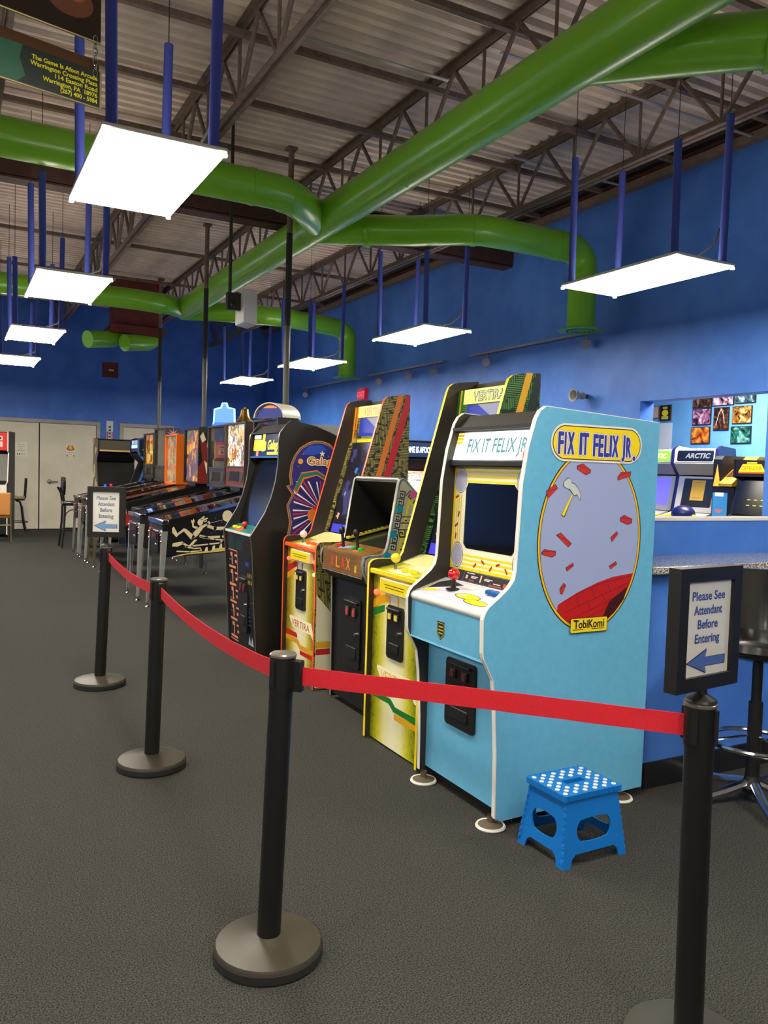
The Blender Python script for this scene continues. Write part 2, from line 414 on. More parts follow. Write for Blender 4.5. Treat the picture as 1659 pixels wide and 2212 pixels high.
# square brick picture high on the far wall
t = thing('brick_picture', 'square brown brick decal high on the blue far wall', 'wall decal', (3.02, YF, 3.26)); og = t.location
MB().box(2.86, 3.19, YF-.008, YF, 3.26, 3.58, mat((58, 26, 22), .7)).build('backing', t, og)
BR = noisy('decal_brick', (112, 44, 32), (128, 54, 40), 20, .7)
for r_ in range(4):
    xs = [0, .11, .22, .33] if r_ % 2 == 0 else [0, .055, .165, .275, .33]
    for a, b in zip(xs, xs[1:]):
        MB().box(2.86+a+.004, 2.86+b-.004, YF-.014, YF-.008, 3.26+.08*r_+.005, 3.26+.08*r_+.075, BR).build('brick', t, og)
p = Print((2.86, YF-.0145, 3.26), (1, 0, 0), (0, 0, 1)); p.rect(.13, .24, .14, .17, WHITE); p.build('print', t, og)
# exit sign on the right wall
t = thing('exit_sign', 'small glowing red EXIT sign high on the blue right wall', 'exit sign', (6.46, 12.94, 2.68)); og = t.location
MB().box(6.43, 6.5, 12.80, 13.08, 2.68, 2.88, mat((120, 10, 30), .4, emit=1.2)).build('body', t, og, .006)
p = Print((6.428, 13.08, 2.68), (0, -1, 0), (0, 0, 1)); p.text('EXIT', .14, .05, .1, mat((255, 60, 90), .4, emit=2.0)); p.build('lettering', t, og)

# ================================================================== GREEN DUCTWORK
ZD = 3.9; K_ = 1.02
def kk(p): return (p[0]*K_, p[1]*K_, CAM_H+(p[2]-CAM_H)*K_)
duct = thing('spiral_duct', 'long lime green round duct with side branches under the ceiling', 'duct', (3.335, 7, 3.95)); og = duct.location
def arc(c, r, a0, a1, fn, n=7): return [fn(c, r, a0+(a1-a0)*i/(n-1)) for i in range(n)]
m = MB(); m.tube([kk((3.27, y, ZD)) for y in (-4.5, 0, 4, 8, 12.5, 13.0)], .171, GREEN, 28); trunk = m.build('trunk', duct, og)
for y in (1.2, 2.7, 4.6, 5.85, 9.1, 10.6):
    MB().lathe([(.171, -.012), (.1735, -.01), (.1735, .01), (.171, .012)], kk((3.27, y, ZD)), GREEN, 28, 'y').build('seam', trunk, og)
def branch(path, r, grille=None, collars=()):
    r *= K_; path = [kk(q) for q in path]; grille = kk(grille) if grille else None; collars = [(kk(a_), b_) for a_, b_ in collars]
    b = MB().tube(path, r, GREEN, 24).build('branch', duct, og)
    for p0, d in collars:
        p0 = Vector(p0); d = Vector(d).normalized()*.02
        MB().cyl(p0-d, p0+d, r+.006, GREEN, n=24).build('collar', b, og)
    if grille:
        x, y, z = grille
        g = MB().lathe([(r+.001, .03), (r+.01, .012), (r+.09, .004), (r+.095, -.006), (r+.06, -.012), (r, -.006)], (x, y, z), GREEN, 28).build('grille', duct, og)
        for q in (.9, .6, .3):
            MB().lathe([(r*q, .01), (r*q-.005, -.012), (r*q-.03, -.014), (r*q-.034, .008)], (x, y, z), GREEN, 24).build('grille_ring', g, og)
ZB = ZD-.05
def drop(x, y, z0, r=.2):
    return [(x-r+r*math.sin(t), y, z0-r+r*math.cos(t)) for t in (PI/2*i/6 for i in range(7))]
branch([(3.27, 7.62, ZD), (2.98, 7.25, ZD-.02), (2.75, 6.98, ZB), (2.55, 6.87, ZB), (2.3, 6.86, ZB), (-9.9, 6.86, ZB)], .15, collars=[((2.6, 6.9, ZB), (1, .25, 0)), ((2.3, 6.86, ZB), (1, 0, 0))])
branch([(3.27, 7.88, ZD), (3.72, 7.49, ZD-.03), (4.1, 7.2, ZB), (4.5, 6.88, ZB), (4.68, 6.79, ZB), (4.9, 6.77, ZB), (5.6, 6.77, ZB)]+drop(5.98, 6.77, ZB)+[(5.98, 6.77, 3.02)], .15, (5.98, 6.77, 3.0),
       [((3.74, 7.47, ZB), (1, -.75, 0)), ((4.6, 6.83, ZB), (1, -.4, 0)), ((5.6, 6.77, ZB), (1, 0, 0)), ((5.98, 6.77, 3.6), (0, 0, 1))])
branch([(3.27, 13.0, ZD), (3.0, 12.68, ZD-.02), (2.8, 12.5, ZB), (2.4, 12.42, ZB), (-9.9, 12.42, ZB)], .15, collars=[((2.8, 12.5, ZB), (1, .6, 0))])
branch([(3.27, 13.1, ZD), (3.8, 12.75, ZD-.02), (4.3, 12.45, ZB), (4.7, 12.42, ZB), (5.5, 12.5, ZB-.02)]+drop(5.98, 12.6, ZB-.03)+[(5.98, 12.6, 3.02)], .15, (5.98, 12.6, 3.0), [((4.3, 12.45, ZB), (1, -.4, 0))])
branch([(3.27, 3.84, ZD), (3.75, 3.32, ZD-.02), (4.3, 2.72, ZB), (4.6, 2.6, ZB), (5.6, 2.6, ZB)]+drop(5.98, 2.6, ZB)+[(5.98, 2.6, 3.02)], .15, (5.98, 2.6, 3.0), [((3.98, 3.07, ZB), (.67, -.73, 0))])
# two open-ended outlets and a red brown return unit by the far junction
unit = thing('air_unit', 'rusty red boxy air return unit hanging behind the far green junction', 'air unit', (2.7, 15.4, 3.7)); og2 = unit.location
URED = noisy('unit_red', (110, 44, 36), (92, 40, 34), 5, .7)
MB().box(2.5, 3.45, 15.0, 15.9, 3.74, 3.9, URED).build('body', unit, og2, .02)
MB().box(2.6, 3.4, 15.1, 15.8, 3.9, 4.7, URED).build('riser', unit, og2)
for x in (2.6, 3.22):
    MB().tube([(x+.1, 15.3, 3.74), (x-.05, 15.2, 3.64), (x-.5, 14.95, 3.56)], .15, GREEN, 20).build('outlet', unit, og2)

# ================================================================== CEILING LIGHTS
HOUS = mat((225, 222, 214), .4); UPL = mat((255, 240, 220), .4, emit=ADDED_UPLIGHT)
def ceiling_light():
    t = thing('ceiling_light', 'x', 'light', (0, 0, 3.0))
    MB().box(-.305, .305, -.61, .61, .006, .028, HOUS).build('housing', t, bevel=.006)
    MB().box(-.297, .297, -.602, .602, -.004, .006, DIFF).build('diffuser', t)
    for sx in (-1, 1): MB().box(sx*.16-.07, sx*.16+.07, -.52, .52, .028, .032, UPL).build('added_uplight', t)  # glowing strips added on the housing to light the deck above
    for sx in (-1, 1):
        for sy in (-1, 1):
            MB().box(sx*.29-.012, sx*.29+.012, sy*.6-.01, sy*.6+.01, -.016, -.003, DIFF).build('latch', t)  # latches share the lens glow, though they are no lamps
            top = .78+.12*random.random() if sy < 0 and sx < 0 else 1.02+.15*random.random()
            s = MB().cyl((sx*.25, sy*.54, .028), (sx*.262, sy*.54, top), .028, SLEEVE, n=12).build('hanger_sleeve', t)
            MB().cyl((sx*.262, sy*.54, top), (sx*.262, sy*.54, 1.72), .003, IRON, n=5).build('hanger_wire', s)
    MB().tube([(.25, -.5, .3), (.27, -.44, .2), (.24, -.3, .13), (.1, -.15, .09)], .008, RUBBER, 6).build('flex_cable', t)
    return t
LY = (4.68, 7.95, 11.15, 14.2); LL = ('nearest', 'second', 'third', 'farthest')
spots = []
for j, y in enumerate(LY):
    spots.append((.93, y, '%s hanging fluorescent panel of the left row, blue hanger sleeves' % LL[j].capitalize(), 'ceiling lights of the left row'))
    spots.append((4.79, y+(.05 if j == 0 else .2), '%s hanging fluorescent panel of the right row, along the blue wall' % LL[j].capitalize(), 'ceiling lights of the right row'))
cols = {-6.8: 'added leftmost', -2.94: 'second from left', .93: 'overhead left', }  # leftmost row is unseen, added to give the hall more light
rows = {-1.9: 'behind the viewer', 1.4: 'just above the viewer', 4.7: 'level with the nearest lights', 7.98: 'level with the second lights', 11.2: 'level with the third lights', 14.2: 'level with the farthest lights'}
for x in cols:
    for y in rows:
        if (x > 0 and y > 2) or x > 4: continue
        spots.append((x, y, 'hanging fluorescent panel out of the picture, %s row, %s' % (cols[x], rows[y]), 'ceiling lights out of view'))
spots.append((4.2, .6, 'added hanging fluorescent panel out of the picture, to the right of the viewer', 'ceiling lights out of view'))  # unseen lamp added to light the half wall and sky blue cabinet
spots.append((-2.94, 17.0, 'added hanging fluorescent panel out of the picture, left of the far double door', 'ceiling lights out of view'))  # unseen, added to brighten the far wall and doors
spots.append((-6.8, 17.0, 'added hanging fluorescent panel out of the picture, in the far left corner', 'ceiling lights out of view'))  # another unseen panel added for the dim far end
L0 = ceiling_light()
for i, (x, y, lb, gr) in enumerate(spots):
    o = L0 if i == 0 else copy_tree(L0)
    o.location = (x, y, 3.0); o['label'] = lb; o['group'] = gr
# lamp of the side room
t = thing('side_room_light', 'ceiling lamp of the small room behind the wall opening', 'light', (7.35, 6.0, 2.725))
MB().box(-.3, .3, -.6, .6, .01, .08, HOUS).build('housing', t); MB().box(-.29, .29, -.59, .59, 0, .01, mat((255, 250, 241), .4, emit=BACK_LAMP)).build('diffuser', t)
# electrical drop poles between the rows of games
POLE = mat((92, 88, 80), .4, .3); POLED = mat((34, 31, 28), .5)
for x, y, lb in ((3.09, 7.98, 'nearest thin ceiling pole behind the games, dark top section'), (3.09, 11.07, 'middle thin ceiling pole behind the games, dark band near its foot'), (3.3, 14.74, 'farthest thin ceiling pole behind the games, by far doors')):
    t = thing('drop_pole', lb, 'pole', (x, y, 0), 0, 'ceiling poles between the games')
    MB().cyl((0, 0, 0), (0, 0, 2.9), .033, POLE).build('lower_tube', t); MB().cyl((0, 0, 2.9), (0, 0, 3.85), .033, POLED).build('dark_tube', t)
    MB().cyl((0, 0, 3.85), (0, 0, 4.7), .03, JOIST).build('upper_tube', t); MB().box(-.05, .05, -.05, .05, 4.69, 4.72, JOIST).build('top_bracket', t)
    MB().cyl((0, 0, 1.93), (0, 0, 1.96), .037, BLACK).build('tape_band', t)
# white speaker on a ceiling pole
t = thing('hanging_speaker', 'white box speaker hung from a thin grey ceiling pole', 'speaker', (2.35, 7.6, 2.9))
MB().cyl((0, 0, .05), (0, 0, 1.83), .016, IRON, n=10).build('hanger_pole', t)
MB().box(-.03, .1, -.03, .03, .02, .18, IRON).build('bracket', t); MB().ball((.02, -.05, .06), .03, BLACK).build('knob', t)
MB().prism([(.1, -.1), (.23, -.12), (.23, .2), (.1, .2)], -.13, .13, WHITE).build('cabinet_box', t, bevel=.008)
# track lights along the right wall
TRK = mat((150, 148, 160), .5)
for y0, y1, heads, lb in ((7.05, 9.5, (7.15, 9.1), 'white track light rail nearest the green grille, on blue wall'), (10.2, 12.6, (10.45, 11.2, 12.2), 'middle white track light rail on the blue right wall'), (13.2, 15.6, (15.4,), 'farthest white track light rail on the blue right wall')):
    t = thing('track_light', lb, 'track light', (6.42, (y0+y1)/2, 3.06), 0, 'track lights on the right wall'); og = t.location
    MB().box(6.40, 6.44, y0, y1, 3.06, 3.085, TRK).build('rail', t, og)
    for q in (y0+.2, y1-.2): MB().box(6.42, 6.5, q-.01, q+.01, 3.07, 3.085, TRK).build('bracket', t, og)
    for q in heads:
        h = MB().cyl((6.42, q, 3.06), (6.42, q, 2.98), .012, TRK, n=8).build('arm', t, og)
        MB().cyl((6.42, q+.04, 2.97), (6.36, q-.06, 2.93), .04, TRK, r1=.055, n=14).build('spot_head', h, og)
# ================================================================== ARCADE CABINETS (facing -X)
def coin_door(t, og, x, y0, y1, z0, z1, windows=mat((160, 30, 40), .4, emit=.35), lock=True):
    d = MB(); r = .02; pts = []
    for cy, cz, a in ((y1-r, z1-r, 0), (y0+r, z1-r, PI/2), (y0+r, z0+r, PI), (y1-r, z0+r, 1.5*PI)):
        pts += [(cy+r*math.cos(a+PI/2*i/4), cz+r*math.sin(a+PI/2*i/4)) for i in range(5)]
    n = len(pts)
    d.add([(x-.012, a, b) for a, b in pts]+[(x+.004, a, b) for a, b in pts], [tuple(range(n))]+[(i, (i+1) % n, (i+1) % n+n, i+n) for i in range(n)], SATIN)
    o = d.build('coin_door', t, og); h = z1-z0; w_ = y1-y0; c = (y0+y1)/2
    for s in (-1, 1):
        MB().box(x-.024, x-.01, c+s*w_*.2-.02, c+s*w_*.2+.02, z1-h*.27, z1-h*.13, IRON).build('coin_slot_frame', o, og, .003)
        MB().box(x-.027, x-.024, c+s*w_*.2-.014, c+s*w_*.2+.014, z1-h*.25, z1-h*.15, windows).build('reject_button', o, og)
    MB().box(x-.03, x-.01, c-w_*.4, c+w_*.4, z1-h*.08, z1-h*.04, SATIN).build('ledge', o, og, .004)
    MB().box(x-.018, x-.01, c-w_*.3, c+w_*.3, z0+h*.12, z0+h*.3, BLACK).build('return_cup', o, og, .004)
    if lock: MB().cyl((x-.022, y0+w_*.22, z0+h*.5), (x-.01, y0+w_*.22, z0+h*.5), .011, CHROME, n=12).build('lock', o, og)
    return o
def ellipse_pts(a, b, ra, rb, n=24, t0=0, t1=2*PI): return [(a+ra*math.cos(t0+(t1-t0)*i/(n-1)), b+rb*math.sin(t0+(t1-t0)*i/(n-1))) for i in range(n)]

# ---------------------------------------------------------------- sky blue cabinet
SKY = noisy('sky_blue_laminate', (100, 176, 214), (106, 182, 218), 30, .32)
def felix():
    y0, y1 = 2.56, 3.174
    t = thing('arcade_cabinet', 'sky blue FIX IT FELIX JR. arcade cabinet with white edge trim', 'arcade cabinet', (2.3, 2.87, 0)); og = t.location
    prof = [(1.925, .045), (1.92, .3), (1.905, .51), (1.892, .608), (1.867, .656), (1.843, .697), (1.838, .72), (1.834, .851), (1.844, .881), (1.858, .899), (1.908, .936), (1.954, .973),
            (1.977, 1.003), (1.985, 1.04), (1.99, 1.149), (2.0, 1.388), (2.023, 1.532), (2.057, 1.649), (2.076, 1.681), (2.105, 1.70), (2.735, 1.668), (2.725, .05), (1.95, .03)]
    DK = mat((44, 40, 34), .45)
    near = MB().prism(prof, y0, y0+.022, SKY, DK, WHITE).build('side_panel', t, og)
    MB().prism(prof, y1-.022, y1, DK, SKY, WHITE).build('side_panel', t, og)
    # white edge moulding proud of the panels
    for yy in (y0+.002, y1-.024):
        pts = prof[:21]
        m = MB()
        for (xa, za), (xb, zb) in zip(pts, pts[1:]):
            d = Vector((xb-xa, zb-za)).normalized(); nx, nz = -d.y*.003, d.x*.003
            m.add([(xa, yy, za), (xb, yy, zb), (xb+nx, yy, zb+nz), (xa+nx, yy, za+nz), (xa, yy+.02, za), (xb, yy+.02, zb), (xb+nx, yy+.02, zb+nz), (xa+nx, yy+.02, za+nz)],
                  [(0, 1, 2, 3), (4, 7, 6, 5), (3, 2, 6, 7)], WHITE)
        m.build('edge_moulding', t, og)
    i0, i1 = y0+.022, y1-.022
    S_ = lambda n, xa, za, xb, zb, m_, th=.015: MB().slab(xa, za, xb, zb, i0, i1, th, m_).build(n, t, og)
    lower = S_('front_panel', 1.955, .06, 1.955, .665, SKY)
    S_('underside', 1.857, .69, 1.955, .662, SKY); ctl = S_('control_box_front', 1.855, .685, 1.855, .85, SKY)
    MB().cyl((1.868, i0, .862), (1.868, i1, .862), .021, WHITE, n=20).build('front_roll', t, og)
    cp = S_('control_panel', 1.87, .884, 2.035, .936, mat((214, 214, 232), .3))
    S_('instruction_board', 2.035, .936, 2.052, .985, BLACK); bez = S_('bezel', 2.055, .985, 2.068, 1.455, mat((250, 244, 214), .25))
    MB().box(2.03, 2.075, i0, i1, 1.453, 1.483, SATIN).build('marquee_retainer', t, og, .006)
    mq = S_('marquee', 2.05, 1.483, 2.085, 1.617, mat((255, 252, 236), .3, emit=1.6))
    S_('marquee_hood', 2.06, 1.617, 2.125, 1.688, DK); MB().box(2.045, 2.08, i0, i1, 1.615, 1.63, SATIN).build('marquee_retainer', t, og)
    S_('roof', 2.125, 1.688, 2.73, 1.657, DK); S_('back_panel', 2.71, 1.655, 2.70, .06, DK, -.015)
    MB().box(2.0, 2.66, y0+.05, y1-.05, .012, .07, BLACK).build('plinth', t, og)
    for x in (1.925, 2.62):
        for y in (y0+.03, y1-.06):
            g = MB().lathe([(.001, 0), (.058, 0), (.062, .006), (.058, .014), (.05, .012)], (x, y, 0), WHITE, 24).build('glide_foot', t, og)
            MB().lathe([(.052, .012), (.03, .02), (.015, .024), (.015, .05)], (x, y, 0), mat((86, 76, 56), .6), 20).build('glide_pad', g, og)
    cd = coin_door(t, og, 1.955, 2.76, 2.985, .315, .612, mat((96, 40, 52), .4))
    # emblem on the control box
    p = Print((1.855, 2.93, .70), (0, -1, 0), (0, 0, 1))
    p.poly([(0, .03), (0, .085), (.06, .085), (.06, .03), (.03, .005)], BLACK).strip([(.004, .078), (.056, .078), (.056, .033), (.03, .013), (.004, .033), (.004, .078)], .003, mat((190, 176, 60), .4))
    for i, w_ in enumerate((.034, .04, .034)): p.rect(.03-w_/2, .03+w_/2, .06-.014*i, .066-.014*i, mat((190, 176, 60), .4))
    p.build('emblem', ctl, og)
    # control panel print, joystick and buttons
    v = (2.035-1.87, 0, .936-.884); L_ = math.hypot(v[0], v[2]); W_ = i1-i0
    p = Print((1.87, i1, .884), (0, -1, 0), v)
    p.poly([(.03, .05), (.2, .14), (.06, .165), (.02, .12)], mat((40, 38, 36), .4)).ell(.34, .06, .09, .026, mat((40, 30, 60), .4)).ell(.34, .06, .084, .023, YEL)
    p.ell(.44, .03, .085, .022, mat((40, 30, 60), .4)).ell(.44, .03, .079, .019, YEL).ell(.3, .06, .03, .01, mat((240, 200, 180), .4)).rect(.2, .3, .12, .145, WHITE).poly([(.03, .01), (.14, .06), (.04, .05)], YEL)
    p.rects([(.0, W_, L_-.008, L_), (0, .01, 0, L_)], WHITE); p.build('panel_print', cp, og)
    j = MB(); j.lathe([(.001, .002), (.034, .002), (.034, .006), (.012, .01), (.009, .05)], (1.955, 2.965, .909), BLACK, 20).build('joystick_base', cp, og)
    j = MB(); j.cyl((1.955, 2.965, .915), (1.955, 2.965, .955), .009, CREAM, n=12).build('joystick_shaft', cp, og)
    MB().ball((1.955, 2.965, .978), .027, mat((206, 20, 28), .15, coat=.6), 20).build('joystick_ball', cp, og)
    for y in (2.735, 2.695, 2.66): MB().lathe([(.02, .0), (.02, .012), (.014, .016), (.001, .017)], (1.985, y, .924), mat((28, 100, 180), .25), 16).build('button', cp, og)
    # instruction card
    v = (.017, 0, .049); p = Print((2.035, 3.02, .936), (0, -1, 0), v)
    p.rect(0, .34, .004, .05, mat((70, 74, 130), .4)).rect(.004, .336, .006, .048, MATT)
    p.rects([(.06, .11, .03, .034), (.06, .1, .024, .028), (.16, .22, .03, .034), (.16, .2, .024, .028), (.23, .28, .018, .022), (.02, .08, .042, .046)], mat((210, 208, 200), .5))
    p.rects([(.3, .32, .012, .03), (.05, .09, .01, .016), (.2, .29, .008, .013)], mat((180, 40, 30), .5)); p.rects([(.13, .14, .012, .044), (.02, .035, .018, .034)], mat((230, 180, 150), .5))
    p.build('instruction_card', t, og)
    # bezel: yellow stripes round a dark tube, empty medallions
    v = (.013, 0, .47); W_ = i1-i0; p = Print((2.055, i1, .985), (0, -1, 0), v); H_ = .47; BY = mat((246, 226, 24), .3); BW = mat((252, 246, 214), .3)
    p.rect(0, W_, 0, H_, BW)
    p.rects([(0, .018, 0, H_), (W_-.018, W_, 0, H_), (0, W_, 0, .014), (0, W_, H_-.012, H_)]+[(.06, W_-.06, H_-.03-.022*i, H_-.019-.022*i) for i in range(4)]+[(.06, W_-.06, .022+.02*i, .032+.02*i) for i in range(3)]
            +[(.026+.017*i, .034+.017*i, .05, H_-.05) for i in range(3)]+[(W_-.034-.017*i, W_-.026-.017*i, .05, H_-.05) for i in range(3)], BY)
    for a, b in ((.055, H_-.065), (W_-.055, H_-.065), (.055, .065), (W_-.055, .065)):
        p.k = 3; p.ell(a, b, .056, .068, BW); p.ell(a, b, .047, .058, BLACK); p.ell(a, b, .044, .055, WHITE); p.ell(a, b, .04, .05, mat((176, 176, 200), .4))
    for a, b, r_ in ((.03, .33, .4), (.05, .25, 1.2), (.036, .2, .6), (.034, .15, 1.4), (.2, .03, .7), (.26, .05, 2.6), (.32, .028, .9), (.37, .05, .3), (.43, .03, 2.2)):
        c, s = math.cos(r_), math.sin(r_)
        p.k = 7; p.poly([(a+x*c-y*s, b+x*s+y*c) for x, y in ((-.014, -.005), (.014, -.005), (.014, .005), (-.014, .005))], mat((176, 44, 30), .4))
    p.build('bezel_print', bez, og)
    sc = [(.115, .395), (.1, .37), (.1, .12), (.125, .1), (.46, .1), (.48, .12), (.48, .37), (.455, .395)]
    p = Print((2.055, i1, .985), (0, -1, 0), v); p.k = 9
    p.poly(sc, mat((14, 14, 15), .06, coat=.5)); p.build('screen_glass', bez, og)
    # marquee lettering, washed out by the lamp behind it
    v = (.035, 0, .134); p = Print((2.05, i1, 1.483), (0, -1, 0), v)
    p.rects([(.0, .05, .075+.017*i, .088+.017*i) for i in range(4)], mat((255, 214, 40), .4, emit=.6)); p.ell(.53, .03, .02, .035, mat((206, 80, 50), .4, emit=.4))
    p.text('FIX IT FELIX JR.', .32, .035, .066, mat((60, 140, 160), .4), w=.44, fat=.0015, shear=-.05); p.build('marquee_lettering', mq, og)
    # ---- side artwork: oval, flying bricks, red brick ground, hammer; title and maker label
    p = Print((0, y0, 0), (1, 0, 0), (0, 0, 1))
    BK = mat((36, 24, 14), .4); GD = mat((240, 190, 20), .3); LAV = mat((156, 170, 212), .35)
    cx, cz, rx, rz_ = 2.366, 1.158, .285, .385
    def egg(k): return [(cx+(rx+k)*math.cos(a), cz+(rz_+k)*math.sin(a)+.06*(0)) for a in (2*PI*i/56 for i in range(56))]
    p.poly(egg(0), BK).poly(egg(-.005), GD).poly(egg(-.014), BK).poly(egg(-.0165), LAV)
    rx2, rz2 = rx-.0165, rz_-.0165
    def inside(x, z): return ((x-cx)/rx2)**2+((z-cz)/rz2)**2 < 1
    top = [(2.201, .894), (2.304, .941), (2.414, .979), (2.5, 1.0), (2.613, 1.012)]
    low = [q for q in egg(-.0165) if q[1] < .894 or (q[1] < 1.01 and q[0] > cx)]
    low = sorted(low, key=lambda q: math.atan2(q[1]-cz, q[0]-cx))
    p.poly([q for q in low]+top[::-1], mat((190, 28, 24), .35))
    p.strip([(2.22, .90), (2.33, .945), (2.44, .975), (2.6, 1.0)], .002, BK)
    for (xa, za), (xb, zb) in (((2.24, .86), (2.6, .975)), ((2.28, .83), (2.58, .935)), ((2.33, .82), (2.55, .895)), ((2.3, .935), (2.31, .89)), ((2.38, .96), (2.4, .915)), ((2.46, .985), (2.49, .935)), ((2.36, .91), (2.38, .86)), ((2.44, .93), (2.47, .88)), ((2.54, .96), (2.57, .93))):
        p.strip([(xa, za), (xb, zb)], .0016, BK); p.k -= 1
    p.k += 1; p.poly([(2.435, .802), (2.483, .894), (2.584, .955), (2.566, .9), (2.517, .848), (2.473, .815)], mat((60, 16, 12), .4))
    bricks = [[(2.275, 1.467), (2.305, 1.475), (2.346, 1.452), (2.344, 1.44), (2.32, 1.433), (2.276, 1.453)], [(2.5, 1.425), (2.518, 1.445), (2.573, 1.451), (2.571, 1.432), (2.504, 1.413)], [(2.118, 1.362), (2.163, 1.388), (2.173, 1.372), (2.128, 1.332)],
              [(2.526, 1.252), (2.549, 1.262), (2.592, 1.247), (2.59, 1.23), (2.567, 1.225), (2.527, 1.238)], [(2.18, 1.181), (2.203, 1.19), (2.259, 1.147), (2.242, 1.133)], [(2.107, 1.113), (2.121, 1.124), (2.177, 1.116), (2.175, 1.1), (2.158, 1.093), (2.108, 1.104)],
              [(2.236, 1.047), (2.27, 1.065), (2.275, 1.053), (2.244, 1.033)], [(2.209, .959), (2.226, .982), (2.238, .972), (2.222, .938), (2.212, .943)], [(2.476, 1.17), (2.507, 1.194), (2.514, 1.182), (2.484, 1.151)], [(2.474, 1.047), (2.508, 1.065), (2.515, 1.053), (2.484, 1.035)]]
    def grow(b, k):
        mx = sum(q[0] for q in b)/len(b); mz = sum(q[1] for q in b)/len(b)
        return [(x+(x-mx)/math.hypot(x-mx, z-mz)*k, z+(z-mz)/math.hypot(x-mx, z-mz)*k) for x, z in b]
    p.polys([grow(b, .003) for b in bricks], BK).polys(bricks, mat((196, 52, 48), .35))
    for b in bricks:
        p.strip([b[0], ((b[1][0]*.6+b[-1][0]*.4), (b[1][1]*.6+b[-1][1]*.4)), b[2]], .0016, BK); p.k -= 1
    p.k += 1
    ham = [(2.207, 1.4), (2.226, 1.415), (2.238, 1.412), (2.245, 1.395), (2.262, 1.392), (2.285, 1.37), (2.298, 1.345), (2.295, 1.325), (2.28, 1.35), (2.262, 1.345), (2.248, 1.362), (2.236, 1.372), (2.22, 1.374), (2.206, 1.383)]
    p.poly([(2.250, 1.345), (2.259, 1.352), (2.217, 1.256), (2.198, 1.265)], BK).poly([(2.250, 1.348), (2.257, 1.349), (2.214, 1.259), (2.201, 1.266)], YEL)
    p.poly(grow(ham, .003), BK).poly(ham, mat((196, 206, 204), .35))
    # title
    for k, mm in ((.008, WHITE), (.0, BK), (-.004, mat((246, 220, 12), .3))): p.rrect(2.138-k, 2.622+k, 1.492-k, 1.63+k, .066+k, mm, 10)
    k0 = p.k; S2 = .000622
    glyphs = (('F', 345, 402, 0), ('I', 398, 424, 0), ('X', 424, 492, 0), ('I', 526, 558, 0), ('T', 548, 616, 0), ('F', 645, 700, -.003), ('E', 692, 748, -.004), ('L', 744, 800, -.004), ('I', 792, 822, -.003), ('X', 814, 882, -.003), ('J', 904, 944, .006), ('R', 942, 1000, -.002))
    for lay, (f_, mm) in enumerate(((.0088, mat((44, 44, 120), .4)), (.0078, WHITE), (.0032, mat((52, 56, 158), .35)))):
        for i, (ch, a0, a1, dz) in enumerate(glyphs):
            p.k = k0+lay*1.6+(i % 2)*.4
            xa, xb = 2.163+(a0-345)*S2, 2.163+(a1-345)*S2
            p.text(ch, (xa+xb)/2, 1.515+dz, .092-(.006 if ch in 'JR' else 0), mm, w=(xb-xa)-.012, fat=f_)
        p.k = k0+lay*1.6; p.ell(2.163+(1025-345)*S2, 1.507, .006+f_, .007+f_, mm, 16)
    p.k += 4; p.text('TM', 2.6, 1.61, .007, mat((150, 130, 20), .4))
    p.rrect(2.268, 2.474, .77, .834, .008, BK).rrect(2.2705, 2.4715, .7725, .8315, .007, mat((238, 214, 40), .3))
    p.text('TobiKomi', 2.371, .79, .036, BK, w=.165, fat=.0012); p.rects([(2.283, 2.34, .783, .786), (2.385, 2.455, .783, .786), (2.28, 2.305, .8235, .8265)], BK)
    p.build('side_artwork', near, og)
    return t
felix()

